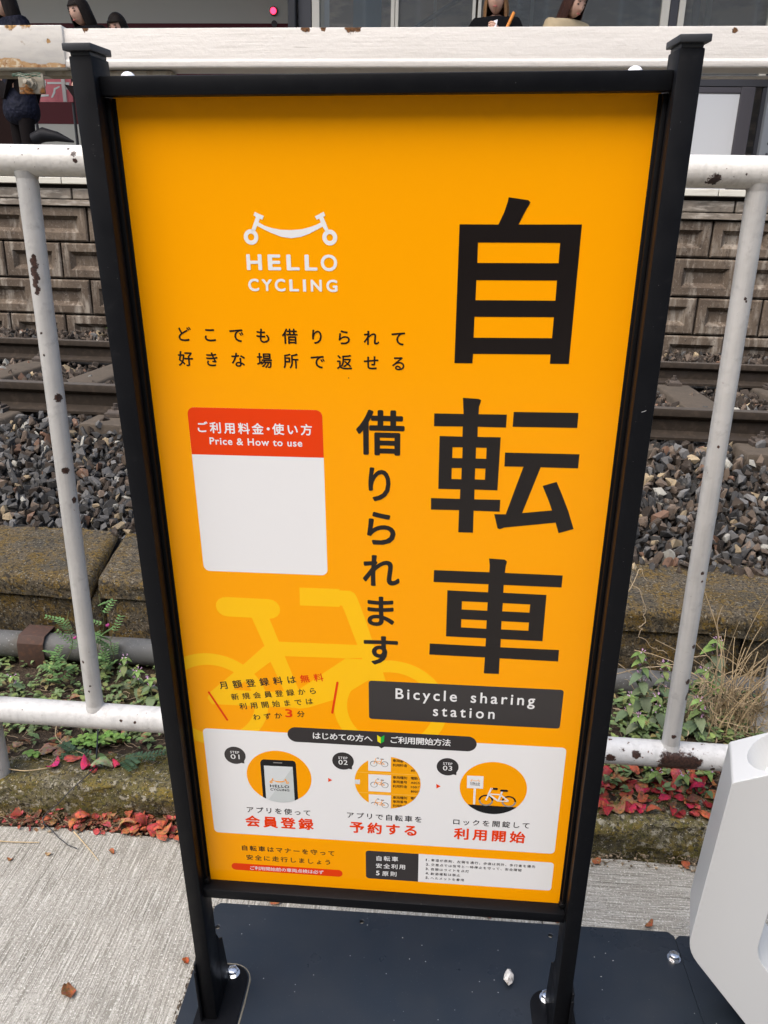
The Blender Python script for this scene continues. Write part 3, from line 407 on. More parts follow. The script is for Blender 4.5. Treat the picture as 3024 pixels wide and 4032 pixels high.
['poly','step_picture','orange_ink',6,[[143.1,256.5],[143.1,256.7],[143,257],[142.9,257.2],[142.7,257.4],[142.5,257.5],[142.2,257.6],[142,257.6],[141.8,257.6],[141.5,257.5],[141.3,257.4],[141.1,257.2],[141,257],[140.9,256.7],[140.9,256.5],[140.9,256.3],[141,256],[141.1,255.8],[141.3,255.6],[141.5,255.5],[141.8,255.4],[142,255.4],[142.2,255.4],[142.5,255.5],[142.7,255.6],[142.9,255.8],[143,256],[143.1,256.3]],[[[142.5,256.5],[142.5,256.7],[142.4,256.8],[142.3,256.9],[142.2,257],[142,257],[141.8,257],[141.7,256.9],[141.6,256.8],[141.5,256.7],[141.5,256.5],[141.5,256.3],[141.6,256.2],[141.7,256.1],[141.8,256],[142,256],[142.2,256],[142.3,256.1],[142.4,256.2],[142.5,256.3]]],3],
['poly','step_picture','orange_ink',6,[[155.6,256.7],[155.6,256.9],[155.5,257.2],[155.4,257.4],[155.2,257.6],[155,257.7],[154.7,257.8],[154.5,257.8],[154.3,257.8],[154,257.7],[153.8,257.6],[153.6,257.4],[153.5,257.2],[153.4,256.9],[153.4,256.7],[153.4,256.5],[153.5,256.2],[153.6,256],[153.8,255.8],[154,255.7],[154.3,255.6],[154.5,255.6],[154.7,255.6],[155,255.7],[155.2,255.8],[155.4,256],[155.5,256.2],[155.6,256.5]],[[[155,256.7],[155,256.9],[154.9,257],[154.8,257.1],[154.7,257.2],[154.5,257.2],[154.3,257.2],[154.2,257.1],[154.1,257],[154,256.9],[154,256.7],[154,256.5],[154.1,256.4],[154.2,256.3],[154.3,256.2],[154.5,256.2],[154.7,256.2],[154.8,256.3],[154.9,256.4],[155,256.5]]],3],
['poly','step_picture','orange_ink',6,[[142.5,260.2],[143.1,259.9],[143.9,259.7],[143.7,259.1],[143.3,259.2],[143.1,258.7],[144.1,258.2],[145.2,257.9],[146.6,257.7],[148.3,257.7],[150,257.8],[151.2,258.1],[152.2,258.4],[152.9,258.8],[152.7,259.4],[152.3,259.2],[152,259.7],[152.6,260],[153.3,260.4],[153.6,259.8],[153.3,259.7],[154.2,257.8],[153.8,257.5],[153.2,258.2],[152.3,257.8],[151.3,257.2],[149.9,256.7],[148.4,256.5],[146.8,256.7],[145.2,257.2],[144.1,257.7],[142.9,258.2],[142.6,257.4],[142,257.6],[142.6,259.5],[142.3,259.7]],[],3],
['word','step_picture','black_ink',6,'HELLO',140.9,250.9,155.7,254,1.15,0.02,3],
['word','step_picture','black_ink',6,'CYCLING',141.1,247.8,155.6,250,1.1,0.02,3],
['poly','step_picture','black_ink',5,[[178.3,218.6],[178.1,220.6],[177.6,222.5],[176.8,224.4],[175.6,226],[174.2,227.4],[172.6,228.6],[170.7,229.4],[168.8,229.9],[166.8,230.1],[164.8,229.9],[162.9,229.4],[161,228.6],[159.4,227.4],[158,226],[156.8,224.4],[156,222.5],[155.5,220.6],[155.3,218.6],[157.9,218.6],[158.1,220.1],[158.5,221.6],[159.1,223],[160,224.3],[161.1,225.4],[162.4,226.3],[163.8,226.9],[165.3,227.3],[166.8,227.5],[168.3,227.3],[169.8,226.9],[171.2,226.3],[172.5,225.4],[173.6,224.3],[174.5,223],[175.1,221.6],[175.5,220.1],[175.7,218.6]],[],3],
['poly','step_picture','grey_ink',5,[[155.3,218.6],[155.5,216.6],[156,214.7],[156.8,212.8],[158,211.2],[159.4,209.8],[161,208.6],[162.9,207.8],[164.8,207.3],[166.8,207.1],[168.8,207.3],[170.7,207.8],[172.6,208.6],[174.2,209.8],[175.6,211.2],[176.8,212.8],[177.6,214.7],[178.1,216.6],[178.3,218.6],[175.7,218.6],[175.5,217.1],[175.1,215.6],[174.5,214.2],[173.6,212.9],[172.5,211.8],[171.2,210.9],[169.8,210.3],[168.3,209.9],[166.8,209.7],[165.3,209.9],[163.8,210.3],[162.4,210.9],[161.1,211.8],[160,212.9],[159.1,214.2],[158.5,215.6],[158.1,217.1],[157.9,218.6]],[],3],
['poly','step_picture','black_ink',5,[[214.4,218.8],[214.2,220.8],[213.7,222.7],[212.9,224.5],[211.7,226.1],[210.3,227.5],[208.7,228.7],[206.9,229.5],[205,230],[203,230.2],[201,230],[199.1,229.5],[197.3,228.7],[195.7,227.5],[194.3,226.1],[193.1,224.5],[192.3,222.7],[191.8,220.8],[191.6,218.8],[194.2,218.8],[194.4,220.3],[194.8,221.8],[195.4,223.2],[196.3,224.4],[197.4,225.5],[198.6,226.4],[200,227],[201.5,227.4],[203,227.6],[204.5,227.4],[206,227],[207.4,226.4],[208.6,225.5],[209.7,224.4],[210.6,223.2],[211.2,221.8],[211.6,220.3],[211.8,218.8]],[],3],
['poly','step_picture','grey_ink',5,[[191.6,218.8],[191.8,216.8],[192.3,214.9],[193.1,213.1],[194.3,211.5],[195.7,210.1],[197.3,208.9],[199.1,208.1],[201,207.6],[203,207.4],[205,207.6],[206.9,208.1],[208.7,208.9],[210.3,210.1],[211.7,211.5],[212.9,213.1],[213.7,214.9],[214.2,216.8],[214.4,218.8],[211.8,218.8],[211.6,217.3],[211.2,215.8],[210.6,214.4],[209.7,213.2],[208.6,212.1],[207.4,211.2],[206,210.6],[204.5,210.2],[203,210],[201.5,210.2],[200,210.6],[198.6,211.2],[197.4,212.1],[196.3,213.2],[195.4,214.4],[194.8,215.8],[194.4,217.3],[194.2,218.8]],[],3],
['poly','step_picture','white_ink',6,[[175.6,244.1],[173,244.9],[165.5,219.4],[168.1,218.6]],[],3],
['poly','step_picture','white_ink',6,[[173.6,244.7],[173.2,242.5],[176.7,242],[177.1,244.2]],[],3],
['poly','step_picture','white_ink',6,[[171.3,233.2],[171.3,230.8],[188.8,230.9],[188.8,233.3]],[],3],
['poly','step_picture','white_ink',6,[[172.6,231.5],[170.8,229.1],[185.3,217.5],[187.1,219.9]],[],3],
['poly','step_picture','white_ink',6,[[186.2,219.8],[186.2,217.6],[202.4,218.2],[202.4,220.4]],[],3],
['poly','step_picture','white_ink',6,[[192.7,238.5],[190.1,239.1],[185.3,220.1],[187.9,219.5]],[],3],
['poly','step_picture','white_ink',6,[[189.7,233.1],[187.9,231.1],[201.5,218.6],[203.3,220.6]],[],3],
['poly','step_picture','black_ink',7,[[176.5,245.5],[176.5,241.3],[183.9,241.2],[183.9,245.4]],[],3],
['poly','step_picture','black_ink',7,[[190,242.7],[188.7,242.3],[188,241.2],[188,239.9],[188.8,238.9],[190,238.5],[198.3,238.6],[199.6,239],[200.3,240.1],[200.3,241.4],[199.5,242.4],[198.3,242.8]],[],3],
['row','step_lettering','ink',3,[['ア',-219.1,168.5],['プ',-203.2,168.6],['リ',-187.2,168.7],['を',-171.2,168.8],['使',-155.3,168.9],['っ',-139.4,169],['て',-123.4,169.1]],13.7,0.013,0,None,1],
['row','step_title','red_ink',3,[['会',-216.4,143.5],['員',-186.4,143.7],['登',-156.4,143.9],['録',-126.4,144.1]],25.5,0.03,0,None,1],
['row','step_lettering','ink',3,[['ア',-51.8,170.1],['プ',-35.8,170],['リ',-19.9,170],['で',-3.9,169.9],['自',12,169.8],['転',28,169.7],['車',43.9,169.7],['を',59.9,169.6]],13.7,0.013,0,None,2],
['row','step_title','red_ink',3,[['予',-41.2,144.4],['約',-11.5,144.5],['す',18.1,144.7],['る',47.8,144.8]],25.5,0.03,0,None,2],
['row','step_lettering','ink',3,[['ロ',121.6,169.8],['ッ',137.6,169.9],['ク',153.6,170.1],['を',169.6,170.2],['開',185.6,170.4],['錠',201.6,170.5],['し',217.6,170.7],['て',233.6,170.8]],13.7,0.013,0,None,3],
['row','step_title','red_ink',3,[['利',131.3,144.7],['用',161.4,144.8],['開',191.5,144.8],['始',221.6,144.9]],25.5,0.03,0,None,3],
['row','manner_lettering','ink',3,[['自',-234.6,82.1],['転',-219.7,82.2],['車',-204.8,82.2],['は',-189.8,82.3],['マ',-174.9,82.3],['ナ',-160,82.4],['ー',-145.1,82.5],['を',-130.2,82.5],['守',-115.2,82.6],['っ',-100.3,82.6],['て',-85.4,82.7]],12.7,0.013,0,None,0],
['row','manner_lettering','ink',3,[['安',-227.3,61],['全',-212.3,61.1],['に',-197.3,61.2],['走',-182.3,61.2],['行',-167.3,61.3],['し',-152.2,61.4],['ま',-137.2,61.5],['し',-122.2,61.5],['ょ',-107.2,61.6],['う',-92.2,61.7]],12.7,0.013,0,None,0],
['poly','manner_pill','red_ink',2,[[-260.8,37.5],[-260.6,36],[-260.2,34.5],[-259.5,33.1],[-258.5,31.9],[-257.3,31],[-256,30.2],[-254.5,29.8],[-253,29.6],[-75.3,29.6],[-73.7,29.8],[-72.2,30.2],[-70.9,31],[-69.7,31.9],[-68.7,33.1],[-68,34.5],[-67.6,36],[-67.4,37.5],[-67.4,37.6],[-67.6,39.1],[-68,40.6],[-68.7,42],[-69.7,43.2],[-70.9,44.1],[-72.2,44.9],[-73.7,45.3],[-75.3,45.4],[-253,45.4],[-254.5,45.3],[-256,44.9],[-257.3,44.1],[-258.5,43.2],[-259.5,42],[-260.2,40.6],[-260.6,39.1],[-260.8,37.6]],[],0],
['row','manner_lettering','white_ink',3,[['ご',-224.8,36.6],['利',-215.5,36.7],['用',-206.3,36.7],['開',-197,36.8],['始',-187.8,36.8],['前',-178.5,36.9],['の',-169.3,36.9],['車',-160,37],['両',-150.8,37],['点',-141.5,37.1],['検',-132.3,37.1],['は',-123,37.2],['必',-113.8,37.2],['ず',-104.5,37.3]],9.4,0.01,0,None,0],
['poly','rules_card','white_ink',1,[[61.7,30.6],[278.8,30.6],[280.3,30.9],[281.8,31.5],[283,32.4],[283.9,33.6],[284.5,35.1],[284.8,36.6],[284.8,88.1],[284.5,89.7],[283.9,91.1],[283,92.3],[281.8,93.3],[280.3,93.9],[278.8,94.1],[61.7,94.1]],[],0],
['poly','rules_header','charcoal_ink',1,[[-27.2,36.6],[-27,35.1],[-26.4,33.6],[-25.5,32.4],[-24.3,31.5],[-22.8,30.9],[-21.2,30.6],[61.7,30.6],[61.7,94.1],[-21.2,94.1],[-22.8,93.9],[-24.2,93.3],[-25.5,92.3],[-26.4,91.1],[-27,89.7],[-27.2,88.1]],[],0],
['row','rules_lettering','white_ink',3,[['自',-4.8,78.3],['転',8.7,78.8],['車',22.2,79.2]],11.6,0.014,0,None,0],
['row','rules_lettering','white_ink',3,[['安',-4.9,61.4],['全',8.3,61.7],['利',21.6,62],['用',34.8,62.3]],11.6,0.014,0,None,0],
['row','rules_lettering','white_ink',3,[['原',6.1,44.4],['則',19.9,44.8]],11.6,0.014,0,None,0],
['word','rules_lettering','white_ink',3,'5',-10,39.2,-4,49.7,1,0.02,0],
['row','rules_lettering','ink',3,[['車',85.7,82.2],['道',92.9,82.2],['が',100.2,82.2],['原',107.4,82.3],['則',114.6,82.3],['、',121.9,82.3],['左',129.1,82.3],['側',136.3,82.4],['を',143.5,82.4],['通',150.8,82.4],['行',158,82.4],['。',165.2,82.4],['歩',172.5,82.5],['道',179.7,82.5],['は',186.9,82.5],['例',194.2,82.5],['外',201.4,82.5],['、',208.6,82.6],['歩',215.8,82.6],['行',223.1,82.6],['者',230.3,82.6],['を',237.5,82.7],['優',244.8,82.7],['先',252,82.7]],6.4,0.01,0,None,0],
['word','rules_lettering','ink',3,'1.',73.9,79.5,80,84.8,1.1,0.02,0],
['row','rules_lettering','ink',3,[['交',85.9,71.8],['差',93.1,71.8],['点',100.3,71.9],['で',107.5,72],['は',114.8,72],['信',122,72],['号',129.2,72.1],['と',136.4,72.1],['一',143.6,72.2],['時',150.8,72.2],['停',158,72.3],['止',165.3,72.4],['を',172.5,72.4],['守',179.7,72.4],['っ',186.9,72.5],['て',194.1,72.6],['、',201.3,72.6],['安',208.6,72.6],['全',215.8,72.7],['確',223,72.8],['認',230.2,72.8]],6.4,0.01,0,None,0],
['word','rules_lettering','ink',3,'2.',74.1,69.1,80.2,74.4,1.1,0.02,0],
['row','rules_lettering','ink',3,[['夜',85.6,61.5],['間',92.8,61.6],['は',100.1,61.7],['ラ',107.3,61.8],['イ',114.6,61.8],['ト',121.8,61.9],['を',129,62],['点',136.3,62.1],['灯',143.5,62.2]],6.4,0.01,0,None,0],
['word','rules_lettering','ink',3,'3.',73.9,59,79.9,64.4,1.1,0.02,0],
['row','rules_lettering','ink',3,[['飲',85.7,51.2],['酒',93,51.3],['運',100.2,51.4],['転',107.5,51.6],['は',114.8,51.7],['禁',122,51.8],['止',129.3,51.9]],6.4,0.01,0,None,0],
['word','rules_lettering','ink',3,'4.',73.8,48.8,79.9,54.3,1.1,0.02,0],
['row','rules_lettering','ink',3,[['ヘ',85.7,41.3],['ル',92.9,41.3],['メ',100.1,41.4],['ッ',107.3,41.4],['ト',114.6,41.4],['を',121.8,41.4],['着',129,41.5],['用',136.2,41.5]],6.4,0.01,0,None,0],
['word','rules_lettering','ink',3,'5.',74,38.7,80.1,44.1,1.1,0.02,0],
]

# ---------------------------------------------------------------- ground, pavement, kerb, soil
ground_m = mat('ground_soil', (.10, .085, .065), .95)
kind(sheet('ground', [-150, -20, 20, 150], [-150, -20, 20, 150], lambda x, y: x * 0 - .25, ground_m, smooth=False), 'structure')
CONC = dict(rough=.88, spec=.25)
def concrete(name, st, st2, st3):
    return mat(name, (.345, .330, .288), layers=[
        (1.0, 4, .44, .56, (.215, .203, .172), st), (1.0, 4, .55, .66, (.48, .462, .415), st2), (1.0, 4, .57, .66, (.14, .132, .11), st3),
        (1.3, 5, .50, .80, (.33, .305, .25)), (150, 5, .53, .66, (.19, .178, .15)), (230, 4, .44, .32, (.58, .565, .515)), (330, 3, .60, .70, (.12, .112, .095))],
        bumps=[(1.0, 4, .6, .004, st), (220, 4, .6, .003)], **CONC)
# broom strokes: the left slab is brushed away from the camera, the right slab along the kerb
cl = concrete('broomed_concrete', (300, 8, 60), (250, 11, 50), (150, 4, 40)); cr = concrete('broomed_concrete_across', (11, 300, 60), (14, 250, 50), (5, 150, 40))
ang = math.atan2(1.26 - 1.061, -.49 + .536)
pv = bpy.data.meshes.new('pavement')
def slab_edge(x): return 1.513 + .006 * math.sin(x * 5.1) + .004 * math.sin(x * 13.7 + 1)
V = []; F = []
# left slab is its own brushed panel (rotated object so the strokes follow it), right slab beside it
def slab(name, x0, x1, m, rot, left):
    n = 40; b = MB(); pts = [(x1, -2.6), (x0, -2.6)]
    far = [(x0 + (x1 - x0) * i / n, slab_edge(x0 + (x1 - x0) * i / n) if left else 1.525 + .004 * math.sin((x0 + (x1 - x0) * i / n) * 17)) for i in range(n + 1)]
    c, s_ = math.cos(-rot), math.sin(-rot)
    poly = [(p[0] * c - p[1] * s_, p[0] * s_ + p[1] * c) for p in pts + far]
    b.prism(poly, 'z', -.12, 0)
    o = b.build(name, m, bevel=.004, seg=1); o.rotation_euler = (0, 0, rot); return kind(o, 'structure')
slab('pavement', -5.0, .272, cl, 0, True)
slab('pavement', .275, 4.5, cr, 0, False)
moss_kerb = mat('mossy_kerb', (.15, .135, .10), .95, spec=.15, layers=[
    (8, 6, .36, .56, (.112, .095, .030)), (22, 6, .46, .62, (.155, .115, .026)), (90, 5, .50, .64, (.085, .080, .022)), (12, 5, .52, .70, (.062, .055, .036)), (55, 6, .55, .63, (.29, .27, .21)), (120, 4, .51, .61, (.045, .04, .026)),
    (240, 3, .58, .68, (.05, .045, .032)), (330, 2, .66, .72, (.62, .58, .5))], bumps=[(40, 6, .7, .012), (260, 4, .6, .004)])
def kerb(x0, x1, yf, name):
    ny = 22; xs = np.linspace(x0, x1, int((x1 - x0) / .012)); prof = []
    for t in np.linspace(0, 1, ny):           # face then rounded top
        if t < .42: prof.append((0, -.06 + .13 * t / .42))
        elif t < .62: a = (t - .42) / .2 * math.pi / 2; prof.append((.02 - .02 * math.cos(a), .07 + .02 * math.sin(a)))
        else: prof.append((.02 + (t - .62) / .38 * .12, .09 - .004 * (t - .62)))
    P = np.array(prof); V = []
    for i, x in enumerate(xs):
        xa = np.full(ny, x); n1 = fbm(xa * 9, P[:, 0] * 30 + P[:, 1] * 30, 3); n2 = fbm(xa * 50, (P[:, 0] + P[:, 1]) * 90, 5)
        V.append(np.stack([xa, yf + P[:, 0] + n1 * .012 + n2 * .007, P[:, 1] + n1 * .012 + n2 * .007 - .006 * math.sin(x * 3)], -1))
    V = np.concatenate(V); k = ny; i = np.arange((len(xs) - 1) * (k - 1)); r_, c_ = i // (k - 1), i % (k - 1)
    F = np.stack([r_ * k + c_, (r_ + 1) * k + c_, (r_ + 1) * k + c_ + 1, r_ * k + c_ + 1], -1)
    return link(name, np_mesh(name, V, F, smooth=True), moss_kerb)
kind(kerb(-2.6, .0, 1.565, 'kerb'), 'structure'); kind(kerb(.0, 2.2, 1.545, 'kerb'), 'structure')
soil_m = mat('leaf_mould_soil', (.060, .045, .032), .97, spec=.1, layers=[(18, 6, .45, .65, (.028, .021, .015)), (90, 5, .58, .70, (.15, .11, .075)), (7, 3, .6, .75, (.075, .07, .03))],
             bumps=[(60, 6, 1, .012), (200, 4, .7, .004)])
def soil_z(x, y): return .083 + .012 * fbm(x * 6, y * 6, 11) + .010 * fbm(x * 22, y * 22, 12)
kind(sheet('soil_bed', np.linspace(-3.4, 2.6, 300), np.linspace(1.63, 2.36, 60), soil_z, soil_m), 'structure')
kind(sheet('soil_gap', np.linspace(-3.4, .05, 120), np.linspace(1.46, 1.60, 10), lambda x, y: -.012 + .008 * fbm(x * 20, y * 20, 13), soil_m), 'structure')

# ---------------------------------------------------------------- sign: frame and printed board
SO = Vector((-0.0619, 1.0452, H - 1.0604))
ex = Vector((.99987, -.0146, .0070)).normalized(); up = Vector((-.0080, -.0716, .9974)); up = (up - ex * up.dot(ex)).normalized(); back = up.cross(ex)
SM = Matrix(((ex.x, back.x, up.x, SO.x), (ex.y, back.y, up.y, SO.y), (ex.z, back.z, up.z, SO.z), (0, 0, 0, 1)))
sign = thing('sign_stand', 'tall orange bicycle hire sign in a black square-tube frame bolted to the steel plate', 'sign', M=SM)
blk = mat('black_powder_coat', (.0048, .0052, .0064), .45, spec=.14, layers=[(60, 4, .62, .75, (.010, .010, .011)), (420, 2, .78, .80, (.25, .25, .24))], bumps=[(500, 2, .08, .001)], rvar=(30, .38, .52))
blk2 = mat('black_channel', (.004, .004, .0044), .55, spec=.12)
def sb(name, u0, u1, d0, d1, w0, w1, m=blk, bevel=.0015, parent=sign):   # d measured towards the viewer
    return MB().box(u0, u1, -d1, -d0, w0, w1).build(name, m, parent, bevel=bevel, smooth=40)
for s in (-1, 1):
    p = sb('post', *sorted((s * .309, s * .3345)), -.015, .032, -.3265, 1.2515)
    b = MB().box(*sorted((s * .3065, s * .3385)), -.0365, .0195, 1.2560, 1.2632)
    b.box(*sorted((s * .3105, s * .333)), -.0305, .0135, 1.2515, 1.2561)
    b.build('cap', mat('grey_black_cap', (.028, .03, .034), .5), p, bevel=.001, smooth=40)
    # inner side channel that grips the board
    ch = MB().box(*sorted((s * .3005, s * .3088)), -.002, .0125, .006, 1.2128)
    ch.box(*sorted((s * .3035, s * .3088)), -.0105, -.0021, .006, 1.2128)
    ch.build('side_channel', blk2, sign, bevel=.0008, smooth=40)
    # foot bracket wrapping the post and its rear stiffener
    b = MB().box(*sorted((s * .335, s * .3395)), -.034, .030, -.3262, -.175)
    b.prism([(.0155, -.150), (.030, -.185), (.045, -.20), (.060, -.3262), (.0155, -.3262)], 'x', *sorted((s * .3095, s * .3135)))
    b.box(*sorted((s * .3345, s * .3395)), -.038, -.0342, -.3262, -.19)
    b.build('foot_bracket', blk, sign, bevel=.0015, smooth=40)
sb('top_bar', -.3086, .3086, .000, .022, 1.2138, 1.2334)
bb = MB().box(-.3086, .3086, -.022, .006, -.0172, .0028); bb.build('bottom_bar', blk, sign, bevel=.0018, smooth=40)
for u in (-.3042, .3042):
    MB().tube([(u, -.0035, .010), (u, -.013, .010)], .0055, 14).build('corner_screw', blk2, sign, bevel=.001, smooth=40)
for u in (-.2847, .2738):
    MB().ball((u, .004, 1.2328), (.0085, .0085, .0075), 16, 6, v1=.5).tube([(u, .004, 1.2285), (u, .004, 1.2327)], .0085, 16).build('cap_nut', mat('white_cap', (.8, .82, .84), .3), sign, smooth=50)
# flanges on the base plate (the sign is bolted down through them)
inv = SM.inverted()
def flange(s):
    x0, x1 = (-.412, -.331) if s < 0 else (.2235, .305); r = .034; pts = []
    xr = x1 if s < 0 else x0
    if s < 0: pts = [(x0, .90), (x1, .90), (x1, 1.159 - r)] + [(x1 - r + r * math.cos(a), 1.159 - r + r * math.sin(a)) for a in np.linspace(0, math.pi / 2, 8)] + [(x0, 1.159)]
    else: pts = [(x1, .90), (x0, .90), (x0, 1.152 - r)] + [(x0 + r - r * math.cos(a), 1.152 - r + r * math.sin(a)) for a in np.linspace(0, math.pi / 2, 8)] + [(x1, 1.152)]
    b = MB().prism(pts, 'z', .0085, .0125); b.build('foot_flange', blk, sign, bevel=.0008, M=inv, smooth=40)
flange(-1); flange(1)
chrome = mat('polished_steel', (.80, .80, .79), .24, metal=1.0)
def bolt_mb(x, y, z):
    b = MB(); b.tube([(x, y, z), (x, y, z + .0022)], .0135, 24)
    hexp = [(x + .0108 * math.cos(a), y + .0108 * math.sin(a)) for a in np.linspace(.3, .3 + 2 * math.pi, 7)[:-1]]
    b.prism(hexp, 'z', z + .0022, z + .0112); b.ball((x, y, z + .0111), (.0086, .0086, .0013), 20, 4, v1=.5); return b
bolt_mb(-.363, 1.139, .0125).build('bolt', chrome, sign, M=inv, smooth=35)
bolt_mb(.256, 1.133, .0125).build('bolt', chrome, sign, M=inv, smooth=35)

# printed board
INK = {'ink': (.013, .010, .009), 'white_ink': (.80, .80, .79), 'red_ink': (.78, .050, .004), 'yellow_ink': (.97, .54, .008), 'charcoal_ink': (.040, .036, .035),
       'orange_ink': (.95, .36, .001), 'amber_ink': (.90, .38, .006), 'pale_amber_ink': (.93, .50, .06), 'black_ink': (.012, .012, .012), 'grey_ink': (.28, .27, .25),
       'screen_ink': (.66, .69, .69), 'screen_shade_ink': (.56, .60, .59), 'lime_ink': (.80, .72, .02), 'green_ink': (.02, .42, .06)}
def ink(k): return mat(k, INK[k], .22 if max(INK[k]) > .2 else .13, spec=.16 if max(INK[k]) > .2 else .36)
board_m = mat('orange_board', (.98, .376, .0003), .22, spec=.16, layers=[(13, 2, .014, .009, (.22, .09, .02), None, None, 'speck'), (19, 2, .010, .006, (.95, .6, .25), None, None, 'speck')])
board = MB().box(-.3035, .3035, 0, .004, -.0002, 1.2160).build('printed_board', board_m, sign)
LAY = .0001
GC = {}
def glyph(ch, wt):
    k = (ch, wt)
    if k not in GC:
        cu = bpy.data.curves.new('glyph', 'FONT'); cu.body = ch; cu.offset = wt; cu.resolution_u = 3
        GC[k] = mesh_np(eval_mesh(cu))
    return GC[k]
def word_mesh(text, sp, wt):
    cu = bpy.data.curves.new('glyph', 'FONT'); cu.body = text; cu.offset = wt; cu.space_character = sp; cu.resolution_u = 4
    return mesh_np(eval_mesh(cu))
ACC = {}
def put(name, col, key, V2, F, layer):
    A = ACC.setdefault((name, key), {}); b = A.setdefault(col, MB()); b.add([(q_[0] / 1000, -layer * LAY, q_[1] / 1000) for q_ in V2], F)
NTEXT = [10]
def draw(item):
    k, name, col, layer = item[:4]; G = item[-1]; own = G if G else None
    if k == 'poly':
        pts, holes = item[4], item[5]
        if name == 'large_lettering': NTEXT[0] += 1
        v, F = mesh_np(curve_mesh([pts] + holes)); put(name, col, own or (NTEXT[0] if name in ('large_lettering', 'accent_stroke') else 0), v[:, :2], F, layer)
        if name == 'accent_stroke': NTEXT[0] += 1
    elif k == 'ringclip':
        c, ro, ri = item[4:7]; n = 72; v = []; F = []
        for i in range(n):
            a = 2 * math.pi * i / n
            for r_ in (ro, ri): v.append((max(-300.2, c[0] + r_ * math.cos(a)), c[1] + r_ * math.sin(a)))
        for i in range(n):
            j = (i + 1) % n; q = (2 * i, 2 * j, 2 * j + 1, 2 * i + 1)
            if all(v[t][0] <= -300.1 for t in q): continue
            F.append(q)
        put(name, col, 0, v, F, layer)
    elif k == 'row':
        L, em, wt, ang, cc = item[4:9]; NTEXT[0] += 1; ca, sa = math.cos(ang), math.sin(ang)
        sh = [(0, 0)] if wt < .004 else [(-wt, 0), (wt, 0), (0, -wt), (0, wt)] if wt < .02 else [(wt * math.cos(t * math.pi / 4), wt * math.sin(t * math.pi / 4)) for t in range(8)]
        for ch, u, w in L:
            v, F0 = glyph(ch, 0)
            for n_, (dx, dy) in enumerate(sh):    # heavier weight: the same glyph struck several times, each a hair above the last
                p = (v[:, :2] + np.array([dx, dy]) - np.array([.5, .38])) * em
                q = np.stack([u + p[:, 0] * ca - p[:, 1] * sa, w + p[:, 0] * sa + p[:, 1] * ca], -1); F = F0
                if cc: F = [f for f in F if all((q[i][0] - cc[0]) ** 2 + (q[i][1] - cc[1]) ** 2 < cc[2] ** 2 for i in f)]
                put(name, col, own or NTEXT[0], q, F, layer + .04 * n_)
    elif k == 'word':
        text, u0, w0, u1, w1, sp, wt = item[4:11]; NTEXT[0] += 1
        v, F = word_mesh(text, sp, 0); lo = v[:, :2].min(0) - wt; hi = v[:, :2].max(0) + wt; wt = max(wt, .001)
        for n_ in range(8 if wt > .004 else 1):
            d_ = np.array([wt * math.cos(n_ * math.pi / 4), wt * math.sin(n_ * math.pi / 4)])
            q = (v[:, :2] + d_ - lo) / (hi - lo) * np.array([u1 - u0, w1 - w0]) + np.array([u0, w0])
            put(name, col, own or (0 if name.startswith('emblem') else NTEXT[0]), q, F, layer + .04 * n_)
for it in PRINT: draw(it)
for (name, key), A in ACC.items():
    tot = MB(); mi = []
    for n_, (col, b) in enumerate(A.items()): tot.add(b.v, b.f); mi += [n_] * len(b.f)
    o = tot.build(name, None, board, fix=False)
    for col in A: o.data.materials.append(ink(col))
    o.data.polygons.foreach_set('material_index', mi)
# ---------------------------------------------------------------- base plates
plate_m = mat('slate_painted_steel', (.013, .018, .025), .32, spec=.40, rvar=(9, .24, .40), layers=[(5, 4, .45, .7, (.018, .022, .028)), (42, 2, .050, .030, (.45, .45, .43), None, .9, 'speck'), (150, 2, .065, .035, (.16, .165, .165), None, .9, 'speck'), (3.5, 5, .55, .75, (.022, .025, .029), None, .5), (16, 5, .5, .8, (.016, .020, .026))],
              bumps=[(8, 2, .05, .01)])
def plate(name, x0, x1, y0, y1, holes, label):
    c = lambda x, y, r, n=20: [(x + r * math.cos(2 * math.pi * i / n), y + r * math.sin(2 * math.pi * i / n)) for i in range(n)]
    me = curve_mesh([[(x0 + .01, y0), (x1 - .01, y0), (x1, y0 + .01), (x1, y1 - .01), (x1 - .01, y1), (x0 + .01, y1), (x0, y1 - .01), (x0, y0 + .01)]] + [c(*h) for h in holes], extrude=.003, bevel=.001)
    o = link(name, me, plate_m); o.location = (0, 0, .0044); return tag(o, label, 'steel plate')
p1 = plate('base_plate', -.445, .5465, .25, 1.313, [(-.119, 1.288, .006), (.284, 1.284, .006), (-.425, 1.25, .006)], 'dark slate steel base plate with drilled holes under the orange sign')
p2 = plate('base_plate', .5485, 1.5, .25, 1.305, [], 'dark slate steel base plate carrying the white bike dock')
bolt_mb(.531, 1.247, .0085).build('bolt', chrome, p1, M=p1.matrix_world.inverted() if False else Matrix.Translation((0, 0, -.0044)), smooth=35)
